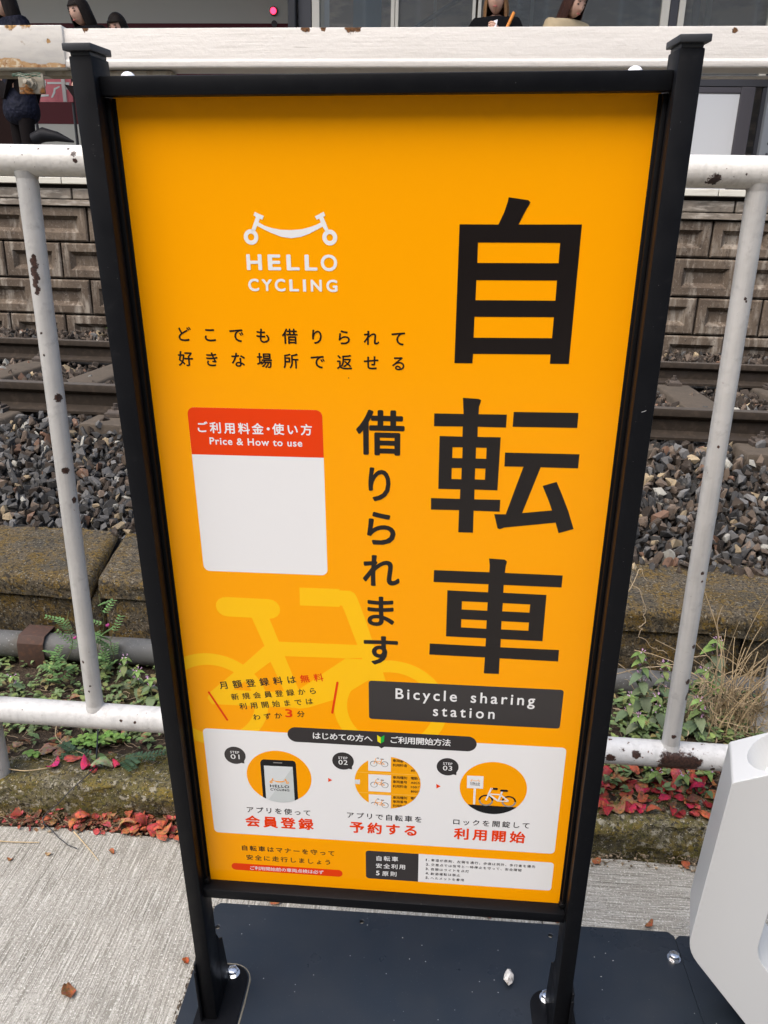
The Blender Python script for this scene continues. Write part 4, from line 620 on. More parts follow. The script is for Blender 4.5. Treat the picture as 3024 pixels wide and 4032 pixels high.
# dried mud line round the left flange
mud = mat('dried_mud', (.16, .145, .11), .95, bumps=[(300, 3, .6, .002)])
pts = [(-.401, 1.164)] + [(-.331 - .034 + .0385 * math.cos(a), 1.159 - .034 + .0385 * math.sin(a)) for a in np.linspace(math.pi / 2, 0, 10)] + [(-.3265 + .0006 * math.sin(i), 1.12 - .02 * i) for i in range(10)]
mb = MB().tube([(x, y, .0085) for x, y in pts], [.0012 + .0016 * (i > 8) * (1 - .04 * i) for i in range(len(pts))], 6)
tag(mb.build('mud_line', mud, smooth=60), 'pale dried mud line curving round the left foot flange', 'dirt')
q = random.Random(8)
db = MB()
for i in range(150):
    y = .55 + .76 * q.random(); r = q.uniform(.0008, .0024); db.ball((-.4475 - abs(q.gauss(0, .0035)), y, r * .6), (r, r * q.uniform(1, 3), r), 6, 4)
tag(db.build('grit_line', mat('plate_grit', (.085, .065, .045), .95)), 'brown grit gathered along the left edge of the base plate', 'dirt')
chip = MB().prism([(.3195, .8700), (.3225, .8712), (.3250, .8722), (.3247, .8714), (.3222, .8703), (.3198, .8692)], 'y', -.0322, -.0319).build('paint_scratch', mat('bare_scratch', (.45, .45, .44), .6), sign)
# white chip of stone
def rock(name, c, r, m, seed, label=None, cat=None, n=14, rot=0):
    q = random.Random(seed); bm = bmesh.new()
    for _ in range(n):
        v = Vector((q.gauss(0, 1), q.gauss(0, 1), q.gauss(0, 1))).normalized(); bm.verts.new((v.x * r[0], v.y * r[1], v.z * r[2]))
    bmesh.ops.convex_hull(bm, input=bm.verts); bmesh.ops.delete(bm, geom=[v for v in bm.verts if not v.link_faces], context='VERTS')
    zmin = min(v.co.z for v in bm.verts)
    me = bpy.data.meshes.new(name); bm.to_mesh(me); bm.free(); o = link(name, me, m); o.location = (c[0], c[1], c[2] - zmin - .0005); o.rotation_euler = (0, 0, rot)
    return tag(o, label, cat) if label else o
rock('stone_chip', (.186, 1.17, .0084), (.011, .019, .011), mat('white_stone', (.68, .65, .60), .8, layers=[(120, 4, .52, .62, (.25, .22, .19))], bumps=[(150, 4, .6, .003)]), 5, 'small white stone chip lying on the dark base plate', 'stone', 26, -.35)

# ---------------------------------------------------------------- white bike dock
e17 = Matrix.Translation((.512, 1.104, 0)) @ Matrix.Rotation(R(-17), 4, 'Z')
dock = thing('bike_dock', 'white sheet-metal bike dock with a round hole in its sloping top beside the orange sign', 'bike dock', M=e17)
wht = mat('white_dock_paint', (.53, .542, .538), .45, spec=.35, rvar=(5, .36, .5), layers=[(260, 2, .79, .80, (.2, .2, .19))])
def rounded(poly, rad, n=5):
    o = []; m = len(poly)
    for i in range(m):
        a, b, c = Vector(poly[i - 1]), Vector(poly[i]), Vector(poly[(i + 1) % m]); r = min(rad[i] if isinstance(rad, (list, tuple)) else rad, (a - b).length * .45, (c - b).length * .45)
        p, q = b + (a - b).normalized() * r, b + (c - b).normalized() * r
        for k in range(n + 1):
            t = k / n; o.append(tuple(p * (1 - t) ** 2 + b * 2 * t * (1 - t) + q * t * t))
    return o
outer = rounded([(.002, .549), (-.018, .176), (.140, .002), (.44, .002), (.60, .176), (.58, .549), (.45, .64), (.15, .64)], [.004, .03, .03, .03, .03, .004, .03, .03])
inner = rounded([(.103, .515), (.088, .206), (.185, .105), (.40, .105), (.49, .206), (.475, .515), (.42, .56), (.165, .56)], .03)
me = curve_mesh([outer, inner], extrude=.0592, bevel=.0014, res=2)
body = link('dock_body', me, wht, dock, smooth=40)
body.matrix_local = Matrix.Translation((0, .0606, .0079)) @ Matrix.Rotation(R(90), 4, 'X')
bpy.context.view_layer.update()
sl_a = math.atan2(.091, .148)
ctr = e17 @ Vector((.002 + .084 * math.cos(sl_a) - .0 , .0606, .0079 + .549 + .084 * math.sin(sl_a)))
nrm = (e17.to_3x3() @ Vector((-math.sin(sl_a), 0, math.cos(sl_a)))).normalized()
cut = MB().tube([ctr - nrm * .05, ctr + nrm * .03], .0565, 48).build('cutter', None); boolean_cut(body, cut)
body.data.shade_flat()
tip = ctr + nrm * -.0001

# ---------------------------------------------------------------- pipe fence and box beam
def fpaint(name, spots=(), base=(.60, .59, .555), chip=(.715, .735)):
    return mat(name, base, .42, spec=.4, spots=spots, spotcol=(.042, .020, .014), layers=[
        (1, 4, .46, .66, tuple(c * .84 for c in base), (60, 60, 2.5)), (7, 5, .48, .70, tuple(c * 1.10 for c in base)), (38, 5, .58, .72, tuple(c * .78 for c in base)), (26, 2, .040, .020, (.16, .125, .10), None, .9, 'speck'), (55, 4, chip[0], chip[1], (.10, .055, .035), None, .9), (160, 3, .70, .73, (.30, .28, .25)), (3, 4, .58, .8, tuple(c * .86 for c in base))],
        bumps=[(26, 5, .22, .006), (110, 4, .32, .003), (8, 2, .2, .01)], rvar=(30, .32, .55))
FY = 1.60
fence = thing('pipe_fence', 'old white painted pipe fence with rust chips behind the orange sign', 'fence', (0, FY, 0))
def lz(x): return .2665 - .019 * (x + .17)
def mz(x): return 1.5315 - .0085 * (x + .13)
lowsp = [(.593, -.030, .262 - .015, .040), (.63, -.03, .25, .024), (.50, -.03, .268, .012), (.47, -.03, .28, .010), (.44, -.03, .255, .011), (.655, -.03, .28, .010), (.72, -.03, .262, .012), (.42, -.03, .272, .009), (.68, -.03, .235, .007), (.395, -.03, .26, .012), (-.70, -.03, .285, .004), (-.735, -.03, .288, .004), (.56, -.03, .285, .008)]
lowl_m = fpaint('rail_paint', [(-.70, -.03, .285, .004), (-.735, -.03, .288, .004)], (.50, .50, .485), (.70, .72)); low_m = fpaint('rail_paint_rusty', lowsp, (.51, .51, .495), (.655, .68))
MB().tube([(x, 0, lz(x)) for x in np.linspace(-3, .0, 24)], .0315, 28).build('lower_rail', lowl_m, fence, smooth=50); MB().tube([(x, 0, lz(x)) for x in np.linspace(.0, 2.6, 24)], .0315, 28).build('lower_rail', low_m, fence, smooth=50)
midsp = [(-.700, -.028, 1.548, .006), (-.697, -.029, 1.535, .005), (-.712, -.02, 1.556, .003), (-.80, -.03, 1.545, .003), (.516, -.03, 1.549, .006), (-.77, -.02, 1.555, .003), (-.82, .0, 1.503, .007), (.55, -.03, 1.52, .003), (.60, -.03, 1.55, .003), (.497, -.028, 1.508, .013), (.485, -.024, 1.50, .010)]
MB().tube([(x, 0, mz(x)) for x in np.linspace(-3, 2.6, 40)], .0285, 28).build('upper_rail', fpaint('upper_rail_paint', midsp, (.61, .595, .55), (.69, .71)), fence, smooth=50)
balsp = {0: [(.003 * math.sin(i_ * 2), -.02, 1.350 - .0075 * i_, .0085 - .0004 * i_) for i_ in range(9)] + [ (.014, -.014, 1.075, .010), (.010, -.017, .915, .008), (.018, -.008, .845, .007), (-.006, -.02, .44, .004), (0, -.02, .36, .003), (.004, -.02, .375, .003), (.002, -.02, 1.36, .005), (-.003, -.02, 1.165, .003), (-.003, -.02, 1.21, .003)],
         5: [(.012, -.016, .46, .008), (.016, -.01, .42, .010), (.012, -.015, .55, .006), (-.002, -.02, .315, .006), (.004, -.02, .73, .0045), (.006, -.019, .71, .003), (-.005, -.02, 1.01, .0035), (.001, -.02, 1.302, .0035), (.004, -.02, 1.297, .0025)]}
for k in range(7):
    x = -.810 + .279 * k
    b = MB().tube([(0, 0, lz(x) + .015), (0, 0, lz(x) + .3), (0, 0, .9), (0, 0, mz(x) - .3), (0, 0, mz(x) - .012)], [.0205, .0198, .0196, .0196, .0206], 24)
    # weld fillets
    b.tube([(0, 0, lz(x) + .022), (0, 0, lz(x) + .030), (0, 0, lz(x) + .036)], [.0245, .0220, .0198], 24)
    b.tube([(0, 0, mz(x) - .036), (0, 0, mz(x) - .028), (0, 0, mz(x) - .020)], [.0197, .0220, .0245], 24)
    o = b.build('baluster', fpaint('baluster_paint_%s' % 'abcdefg'[k], balsp.get(k, ()), (.41, .405, .385)), fence, smooth=45); o.location = (x, 0, 0)
for x in (-1.092, 1.15):
    b = MB().tube([(x, 0, .03), (x, 0, .10), (x, 0, .7), (x, 0, mz(x) - .012)], .030, 24)
    b.build('fence_post', fpaint('fence_post_paint', [(-1.08, -.03, .16, .012), (-1.065, -.02, .2, .01), (-1.08, -.03, .12, .014)], (.40, .385, .36)), fence, smooth=45)

BY = 1.88
beam = thing('barrier_beam', 'long white painted box beam with a rusty joint sleeve above the pipe fence', 'barrier', (0, BY, 0))
bm_spots = [(-.78, -.002, 1.823, .008), (-.30, 0, 1.823, .010), (-.262, 0, 1.823, .007), (-.205, 0, 1.823, .012), (-.19, 0, 1.823, .009), (.59, 0, 1.815, .006)]
beam_m = mat('beam_paint', (.60, .575, .53), .5, spec=.35, spots=bm_spots, spotcol=(.10, .045, .015), layers=[(1, 5, .50, .70, (.54, .515, .47), (4, 4, 60)), (1, 4, .64, .74, (.44, .415, .375), (12, 12, 120)), (90, 3, .72, .76, (.36, .33, .29))],
             bumps=[(1, 4, .25, .003, (8, 30, 140)), (60, 4, .30, .003), (130, 2, .25, .002)])
prof = [(0, 1.8235), (0, 1.7635), (-.0035, 1.7605), (-.0035, 1.7490), (0, 1.7465), (.060, 1.7465), (.060, 1.8235)]
bt = 2.2
MB().prism(prof, 'x', -2.6, 2.4).build('beam_tube', beam_m, beam, bevel=.0022, smooth=40)
MB().box(-2.6, .74, .062, .082, 1.7400, 1.7440).box(.745, 2.4, .062, .098, 1.7405, 1.7460).build('rear_lip', beam_m, beam, bevel=.001, smooth=40)
sle_m = mat('sleeve_paint_rusty', (.58, .555, .50), .5, spec=.3, spots=[(-.862, -.006, 1.798, .005), (-1.0, 0, 1.834, .02), (-.945, 0, 1.833, .016), (-.91, 0, 1.833, .014)], spotcol=(.34, .20, .08),
            layers=[(1, 5, .45, .65, (.51, .49, .45), (14, 14, 60)), (45, 4, .66, .74, (.40, .34, .27))], bumps=[(60, 4, .3, .003), (10, 2, .3, .006)])
sleeve = MB().prism([(-.006, 1.829), (-.006, 1.7445), (.064, 1.7445), (.064, 1.829)], 'x', -2.6, -.829).build('joint_sleeve', sle_m, beam, bevel=.004, smooth=40)
rust_m = mat('rust_stain', (.36, .22, .10), .85, layers=[(70, 5, .50, .66, (.20, .09, .03)), (120, 4, .48, .62, (.50, .42, .30))])
# rust scale along the lower edge of the sleeve: a thin ragged strip of blistered paint
q = random.Random(4); V = []; F = []; xs = np.linspace(-1.06, -.8295, 90)
hh = [.006 + .010 * max(0, fbm(np.array([x * 28]), np.array([1.0]), 9)[0] + .35) * (1.6 if x < -.93 else 1) for x in xs]
for x, h_ in zip(xs, hh): V += [(x, -.0066, 1.7475), (x, -.0066, 1.7475 + h_)]
for i in range(len(xs) - 1): F.append((2 * i, 2 * i + 2, 2 * i + 3, 2 * i + 1))
MB().add(V, F).build('rust_scale', rust_m, sleeve, fix=False)
# hanger plate with bolt below the sleeve
hp = mat('weathered_plate', (.30, .27, .21), .7, layers=[(40, 5, .5, .68, (.20, .16, .11)), (120, 4, .62, .72, (.12, .06, .03))], bumps=[(60, 4, .5, .003)], spots=[(-.93, -.01, 1.699, .02), (-.89, -.01, 1.697, .015)], spotcol=(.22, .09, .02))
hb = MB().box(-.944, -.886, .000, .006, 1.697, 1.737).build('hanger_plate', hp, beam, bevel=.001, smooth=40)
b = MB().tube([(-.914, -.001, 1.716), (-.914, -.004, 1.716)], .0125, 20).tube([(-.914, -.004, 1.716), (-.914, -.012, 1.716)], .0105, 6).tube([(-.914, -.012, 1.716), (-.9165, -.026, 1.7175)], .0052, 12)
b.build('hanger_bolt', hp, hb, bevel=.0006, smooth=40)
gw = MB()
for i in range(4):
    gw.tube([(-.950 + .016 * j, -.010 - .003 * math.sin(j * 1.7 + i), 1.729 + .0018 * i + .003 * math.sin(j * 2.3 + i * 2)) for j in range(5)], .0009, 5)
gw.build('green_wire', mat('green_wire', (.012, .07, .035), .5), hb, smooth=60)
MB().box(-1.3, -.945, .010, .05, 1.7345, 1.7442).box(-.885, -.6, .010, .05, 1.7345, 1.7442).build('clamp_bar', hp, beam, bevel=.001, smooth=40)
for x in (-1.62, .985):
    MB().tube([(x, .095, .03), (x, .095, 1.735)], .030, 20).tube([(x, .095, .05), (x, .095, .10), (x, .095, .13)], [.05, .048, .031], 20).build('beam_post', fpaint('beam_post_paint', (), (.36, .36, .35)), beam, smooth=45)

# ---------------------------------------------------------------- low mossy retaining wall, conduit
wall_m = mat('mossy_block', (.105, .085, .058), .95, spec=.15, layers=[
    (11, 6, .44, .60, (.125, .080, .022)), (5, 5, .48, .66, (.065, .058, .044)), (48, 6, .52, .66, (.17, .11, .026)), (75, 6, .51, .61, (.034, .030, .024)), (170, 4, .53, .61, (.03, .027, .02)), (130, 4, .59, .66, (.22, .20, .155)), (190, 3, .69, .74, (.45, .42, .35))],
    bumps=[(40, 6, .6, .010), (220, 4, .5, .003)])
wall = thing('retaining_wall', 'low wall of two courses of mossy concrete blocks holding back the ballast', 'wall', M=Matrix.Translation((0, 2.23, .333)) @ Matrix.Rotation(R(1.15), 4, 'Y'))
def block(name, x0, x1, z0, z1, y0, y1, skew0, skew1, rtop, seed):
    xs = np.linspace(0, 1, max(8, int((x1 - x0) / .018))); prof = [(y0, z0)]
    for t in np.linspace(0, 1, 10): prof.append((y0, z0 + (z1 - rtop - z0) * t)) if t > 0 else None
    for a in np.linspace(0, math.pi / 2, 8)[1:]: prof.append((y0 + rtop * (1 - math.cos(a)), z1 - rtop + rtop * math.sin(a)))
    for t in np.linspace(0, 1, 14)[1:]: prof.append((y0 + rtop + (y1 - y0 - rtop) * t, z1))
    P = np.array(prof); V = []
    for t in xs:
        xl = x0 + skew0 * (P[:, 0] - y0) ; xr = x1 + skew1 * (P[:, 0] - y0); X = xl + (xr - xl) * t
        e = min(t, 1 - t) * (x1 - x0); rd = max(0, .018 - e) / .018
        n1 = fbm(X * 7 + seed, (P[:, 0] + P[:, 1]) * 9, 21); n2 = fbm(X * 40, (P[:, 0] + P[:, 1]) * 60, 22)
        V.append(np.stack([X, P[:, 0] + .008 * n1 + .004 * n2 + rd ** 2 * .014, P[:, 1] + .008 * n1 + .004 * n2 - rd ** 2 * .014 * (P[:, 1] > z1 - rtop - .01)], -1))
    k = len(P); n = len(V); V = np.concatenate(V); i = np.arange((n - 1) * (k - 1)); r_, c_ = i // (k - 1), i % (k - 1)
    F = [tuple(f) for f in np.stack([r_ * k + c_, (r_ + 1) * k + c_, (r_ + 1) * k + c_ + 1, r_ * k + c_ + 1], -1)]
    F += [tuple(range(k)), tuple((n - 1) * k + j for j in range(k - 1, -1, -1))]
    b = MB(); b.add(V.tolist(), F); return b.build(name, wall_m, wall, fix=False, smooth=60)
SK = -.16
block('upper_block', -2.35, -1.099, -.072, .000, .0, .42, 0, SK, .03, 1); block('upper_block', -1.080, .30, -.074, -.004, .012, .42, SK, 0, .03, 9); block('upper_block', .312, 1.6, -.074, .002, .004, .42, 0, 0, .03, 5)
block('upper_block', 1.612, 2.9, -.074, -.002, .0, .42, 0, 0, .03, 6); block('upper_block', -3.6, -2.362, -.074, -.002, .0, .42, 0, 0, .03, 7)
for x0, x1, s_ in ((-3.5, -2.02, 3), (-2.01, -1.075, 2), (-1.062, -.02, 8), (-.01, 1.0, 11), (1.012, 2.9, 4)): block('lower_block', x0, x1, -.34, -.080, .012 + .004 * (s_ % 3), .40, 0, 0, .012, s_)
pipe = thing('conduit_pipe', 'grey plastic conduit pipe along the foot of the mossy wall', 'pipe', M=Matrix.Translation((0, 2.16, .118)) @ Matrix.Rotation(R(1.15), 4, 'Y'))
MB().tube([(-3.4, 0, 0), (2.6, 0, 0)], .043, 28).build('pipe_run', mat('grey_conduit', (.105, .105, .10), .6, spec=.3, layers=[(18, 5, .45, .65, (.065, .065, .06)), (9, 5, .52, .7, (.085, .075, .055)), (120, 4, .62, .74, (.30, .30, .29))], bumps=[(50, 3, .2, .002)]), pipe, smooth=50)
tag_rust = mat('rusty_strap', (.060, .032, .022), .8, layers=[(60, 5, .5, .7, (.10, .045, .025))], bumps=[(90, 4, .5, .002)])
b = MB(); pr = [(-.048, -.052), (-.048, .030), (-.030, .052), (.040, .052), (.048, -.052), (.0455, -.052), (.0375, .0485), (-.029, .0485), (-.0455, .0285), (-.0455, -.052)]
b.prism(pr, 'x', -1.302, -1.216); b.build('pipe_strap', tag_rust, pipe, bevel=.001, smooth=40)

# ---------------------------------------------------------------- railway: everything below sits on a 1 in 90 grade
TR = Matrix.Rotation(R(-1.6), 4, 'Z') @ Matrix.Rotation(R(.63), 4, 'Y')
def T(x, y, z): return TR @ Matrix.Translation((x, y, z))
RN, RF = 3.545, 5.045
rail_top = mat('rail_head_worn', (.115, .10, .085), .45, metal=.4, layers=[(1, 4, .5, .7, (.11, .085, .065), (3, 60, 60))])
rail_side = mat('rail_rust', (.030, .023, .017), .85, spec=.15, layers=[(30, 5, .5, .7, (.050, .037, .027)), (8, 3, .55, .75, (.035, .028, .024))], bumps=[(80, 4, .3, .002)])
fast_m = mat('fastening_iron', (.050, .038, .029), .8, layers=[(60, 4, .5, .7, (.085, .062, .046))])
SLP = .585
sl_x = [i * SLP + .16 for i in range(-7, 7)]
def rail(y, label):
    r = thing('rail', label, 'rail', M=T(0, y, .715), group='rails of the near track')
    hp_ = [(-.030, 0), (-.0325, -.006), (-.0325, -.030), (-.026, -.038), (-.009, -.048), (-.0075, -.100), (-.020, -.112), (-.0635, -.120), (-.0635, -.132), (.0635, -.132), (.0635, -.120), (.020, -.112), (.0075, -.100), (.009, -.048), (.026, -.038), (.0325, -.030), (.0325, -.006), (.030, 0)]
    MB().prism(hp_, 'x', -9, 9).build('rail_bar', rail_side, r, smooth=35)
    MB().box(-9, 9, -.027, .027, .0001, .0011).build('running_surface', rail_top, r)
    for x in sl_x:
        for s in (-1, 1):
            f = MB().box(x - .045, x + .045, *sorted((s * .050, s * .115)), -.132, -.112).prism([(s * .040, -.112), (s * .115, -.112), (s * .098, -.098), (s * .05, -.101)], 'x', x - .032, x + .032)
            f.build('rail_clip', fast_m, r, bevel=.003)
            MB().tube([(x, s * .082, -.102), (x, s * .082, -.070)], .010, 8).tube([(x, s * .082, -.100), (x, s * .082, -.086)], .0185, 6).build('clip_bolt', fast_m, r)
    return r
rail(RN, 'rusty brown rail nearest the gravel and the fence'); rail(RF, 'rusty rail on the far side by the platform wall')
slp_m = mat('concrete_sleeper', (.070, .054, .038), .92, layers=[(14, 5, .45, .65, (.055, .043, .030)), (80, 4, .6, .72, (.125, .10, .075))], bumps=[(90, 4, .5, .003)])
s0 = None
for i, x in enumerate(sl_x):
    if s0 is None:
        b = MB().prism([(-.145, -.2), (.145, -.2), (.105, 0), (-.105, 0)], 'y', -1.0, 1.0); s0 = b.build('sleeper', slp_m, bevel=.012, smooth=40); o = s0
        v = 0
    else: o = s0.copy(); COL.objects.link(o)
    o.matrix_world = T(x, (RN + RF) / 2, .5835)
    tag(o, 'dirty concrete sleeper crossing under both rails between the ballast stones', 'sleeper', 'sleepers of the near track')
bed_m = mat('ballast_bed', (.035, .032, .028), .95, bumps=[(70, 4, 1, .02)])
def ballast_h(x, y):
    y = np.asarray(y, float)
    return np.interp(y, [2.50, 2.62, 2.95, 3.28, 3.45, 3.65, 4.2, 4.9, 5.2, 5.45, 5.8], [.30, .325, .43, .545, .555, .545, .55, .545, .60, .66, .675])
kind(sheet('ballast_bed', np.linspace(-9, 9, 90), np.linspace(2.45, 5.85, 50), lambda x, y: ballast_h(x, y) - .035, bed_m), 'structure').matrix_world = TR
# ballast stones: angular hulls in one mesh
def ballast():
    rs = np.random.RandomState(2); protos = []
    for k in range(24):
        q = random.Random(k + 40); bm = bmesh.new()
        for _ in range(11):
            v = Vector((q.gauss(0, 1), q.gauss(0, 1), q.gauss(0, 1))).normalized(); bm.verts.new((v.x * (.8 + .5 * q.random()), v.y * .8, v.z * (.45 + .25 * q.random())))
        bmesh.ops.convex_hull(bm, input=bm.verts); bmesh.ops.delete(bm, geom=[v for v in bm.verts if not v.link_faces], context='VERTS'); bmesh.ops.triangulate(bm, faces=bm.faces)
        me = bpy.data.meshes.new('t'); bm.to_mesh(me); bm.free(); v, F = mesh_np(me); protos.append((v, np.array(F)))
    VV, FF, CC = [], [], []; nv = 0
    def zone(x0, x1, y0, y1, pitch, lift, size, layer):
        nonlocal nv
        nx, ny = int((x1 - x0) / pitch), int((y1 - y0) / (pitch * .9))
        for j in range(ny):
            for i in range(nx):
                x = x0 + (i + .5 + (rs.rand() - .5) * .9 + .5 * (j % 2)) * pitch; y = y0 + (j + .5 + (rs.rand() - .5) * .9) * pitch * .9
                if abs(y - RN) < .07 or abs(y - RF) < .07: continue
                onsl = RN - .27 < y < RF + .27 and min(abs(x - sx) for sx in sl_x) < .115
                if onsl and rs.rand() < .93: continue
                h = float(ballast_h(x, y)); sz = size * (.62 + .75 * rs.rand() ** 1.6)
                z = h + lift + rs.rand() * .012 - (.012 if onsl else 0) + (.035 if onsl else 0)
                v, F = protos[rs.randint(len(protos))]
                a = Euler((rs.rand() * 6.3 * .35, rs.rand() * 6.3 * .3, rs.rand() * 6.3)).to_matrix(); p = (v * sz) @ np.array(a).T + np.array([x, y, z])
                g = .030 + .12 * rs.rand() ** 2.2; t = rs.rand(); brown = .30 if x < -.9 else .46
                inner = RN + .05 < y < RF + .9
                if inner: brown = .80; g *= .75
                if t < brown: c = np.array([g * 1.12, g * .84, g * .62])
                elif t < brown + .05: c = np.array([.27, .21, .13]) * (.7 + .6 * rs.rand())
                elif t < brown + .08: c = np.array([.15, .088, .058])
                elif t < brown + .10: c = np.array([.30, .29, .25])
                else: c = np.array([g, g * .97, g * .92])
                VV.append(p); FF.append(F + nv); nv += len(v); CC.append(np.repeat(c[None], len(F), 0))
    zone(-2.6, 1.9, 2.60, 3.48, .036, -.018, .027, 0); zone(-2.6, 1.9, 2.58, 3.48, .041, .003, .027, 1)
    zone(-4.2, 3.2, 3.60, 5.0, .050, .000, .030, 1); zone(-4.6, 3.4, 5.08, 5.80, .046, .000, .028, 1)
    me = np_mesh('ballast', np.concatenate(VV), np.concatenate(FF), np.concatenate(CC))
    o = link('ballast', me, mat('ballast_stone', (.1, .1, .1), .85, spec=.3, attr='tint', layers=[(70, 4, .60, .74, (.17, .155, .13)), (30, 4, .62, .75, (.035, .03, .026))], bumps=[(160, 3, .4, .002)]))
    o.matrix_world = TR; kind(o, 'stuff', 'dark grey and brown crushed stone ballast beside and between the rails'); o['category'] = 'gravel'
ballast()

# ---------------------------------------------------------------- platform with its panelled block face
PY = 5.75
pw_m = mat('weathered_block', (.140, .108, .078), .93, spec=.2, layers=[
    (1.1, 5, .46, .64, (.075, .056, .040)), (1, 4, .56, .72, (.065, .05, .037), (5, 5, 1.2)),
    (3.2, 6, .40, .62, (.088, .066, .048)), (1, 6, .52, .66, (.27, .235, .19), (14, 14, 3)), (11, 6, .54, .68, (.06, .046, .035)), (1, 5, .58, .70, (.25, .21, .165), (26, 26, 5)), (70, 5, .58, .70, (.20, .17, .14)), (60, 4, .60, .70, (.055, .042, .032))], bumps=[(30, 5, .4, .006), (140, 3, .4, .003)])
pwall = thing('platform_wall', 'weathered brown platform wall of picture-frame concrete blocks', 'wall', M=T(-.16, PY, 0))
PITCHX = .438
def frame_blocks(z0, z1, off, x0, x1):
    b = MB(); k0 = int((x0 - off) / PITCHX) - 1
    for k in range(k0, int((x1 - off) / PITCHX) + 1):
        a, c = off + k * PITCHX + .007, off + (k + 1) * PITCHX - .007; lo, hi = z0 + .006, z1 - .006; m_ = .058; m2 = .088; dy = .0 + .006 * random.Random(k * 7 + int(z0 * 100)).random()
        rings = [[(a, dy + .05, lo), (c, dy + .05, lo), (c, dy + .05, hi), (a, dy + .05, hi)], [(a, dy + .008, lo), (c, dy + .008, lo), (c, dy + .008, hi), (a, dy + .008, hi)], [(a + .01, dy, lo + .01), (c - .01, dy, lo + .01), (c - .01, dy, hi - .01), (a + .01, dy, hi - .01)],
                 [(a + m_, dy, lo + m_), (c - m_, dy, lo + m_), (c - m_, dy, hi - m_), (a + m_, dy, hi - m_)], [(a + m2, dy + .034, lo + m2), (c - m2, dy + .034, lo + m2), (c - m2, dy + .034, hi - m2), (a + m2, dy + .034, hi - m2)]]
        V = sum(rings, []); F = []
        for r_ in range(4):
            for i in range(4): F.append((r_ * 4 + i, r_ * 4 + (i + 1) % 4, (r_ + 1) * 4 + (i + 1) % 4, (r_ + 1) * 4 + i))
        F.append((16, 17, 18, 19)); b.add(V, F)
    return b
for z0, z1, off in ((1.325, 1.569, 1.816), (1.067, 1.325, 2.03), (.810, 1.067, 1.790), (.550, .810, 2.01)):
    frame_blocks(z0, z1, off, -7.5, 6).build('block_course', pw_m, pwall, fix=False)
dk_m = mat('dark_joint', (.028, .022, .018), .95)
MB().box(-8, 6.5, .046, .5, .2, 1.569).build('backing', dk_m, pwall)
cop_m = mat('coping_stone', (.24, .20, .155), .93, layers=[(6, 5, .42, .6, (.14, .12, .095)), (1, 4, .5, .66, (.36, .32, .265), (9, 9, 40)), (60, 4, .62, .72, (.09, .075, .06))], bumps=[(40, 5, .5, .005)])
b = MB(); xx = -8.0; q = random.Random(3)
while xx < 6:
    l = .85 + .1 * q.random(); b.box(xx + .006, xx + l - .006, -.012 - .006 * q.random(), .5, 1.618, 1.688); xx += l
b.build('coping', cop_m, pwall, bevel=.006)
MB().box(-8, 6.5, -.02, .5, 1.572, 1.612).build('ledge_course', cop_m, pwall, bevel=.004)
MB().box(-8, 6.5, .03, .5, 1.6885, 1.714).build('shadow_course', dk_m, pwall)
edge_m = mat('platform_edge_paint', (.55, .53, .45), .8, layers=[(1, 4, .5, .7, (.42, .39, .32), (6, 20, 60))])
b = MB(); xx = -8.1
while xx < 6: b.box(xx + .003, xx + .897, -.05, .35, 1.7145, 1.757); xx += .9
b.build('edge_slab', edge_m, pwall, bevel=.004)
pf = MB().box(-8, 6.5, .352, 3.6, 1.3, 1.750).build('platform', mat('platform_floor', (.17, .165, .155), .9, layers=[(40, 4, .5, .7, (.12, .115, .11))])); pf.matrix_world = T(0, PY, 0); kind(pf, 'structure')

# ---------------------------------------------------------------- weeds, litter, twigs
leaf_m = mat('weed_leaf', (.1, .18, .05), .6, spec=.3, attr='tint', layers=[(300, 3, .62, .75, (.05, .08, .025))], bumps=[(350, 2, .5, .001)])
stem_m = mat('weed_stem', (.12, .13, .05), .7); purple_m = mat('nettle_flower', (.50, .30, .46), .7)
straw_m = mat('dry_straw', (.42, .32, .19), .8, attr='tint', layers=[(200, 3, .55, .7, (.20, .14, .08))])
def serr(L, Wd, fold=.25, teeth=7, droop=.35, q=rnd, round_=False):
    """leaf along +X starting at 0, returns V, F (quads)"""
    n = teeth * 2 + 1; V = []; F = []
    for i in range(n + 1):
        t = i / n; w = Wd * .5 * ((math.sin(math.pi * min(1, t * 1.02)) ** .55) * (1.15 - .75 * t) if not round_ else math.sin(math.pi * t) ** .5)
        w *= (1.0 if (i % 2 == 0 or round_) else .86); w = max(w, Wd * .02)
        z = -droop * L * t * t; x = L * t
        V += [(x - .10 * w * (1 - t), -w, z + fold * w), (x, 0, z), (x - .10 * w * (1 - t), w, z + fold * w)]
    for i in range(n):
        a = i * 3; F += [(a, a + 3, a + 4, a + 1), (a + 1, a + 4, a + 5, a + 2)]
    return V, F
def xf(V, M): return [M @ Vector(v) for v in V]
def g_leaf(mb, p, az, tilt, L, Wd, col, roll=0, **k):
    V, F = serr(L, Wd, **k); M = Matrix.Translation(p) @ Matrix.Rotation(az, 4, 'Z') @ Matrix.Rotation(-tilt, 4, 'Y') @ Matrix.Rotation(roll, 4, 'X'); mb.add(xf(V, M), F, col)
def green(q, base, v=.25): k = 1 + (q.random() - .5) * 2 * v; return tuple(c * k * (1 + (q.random() - .5) * .15) for c in base)
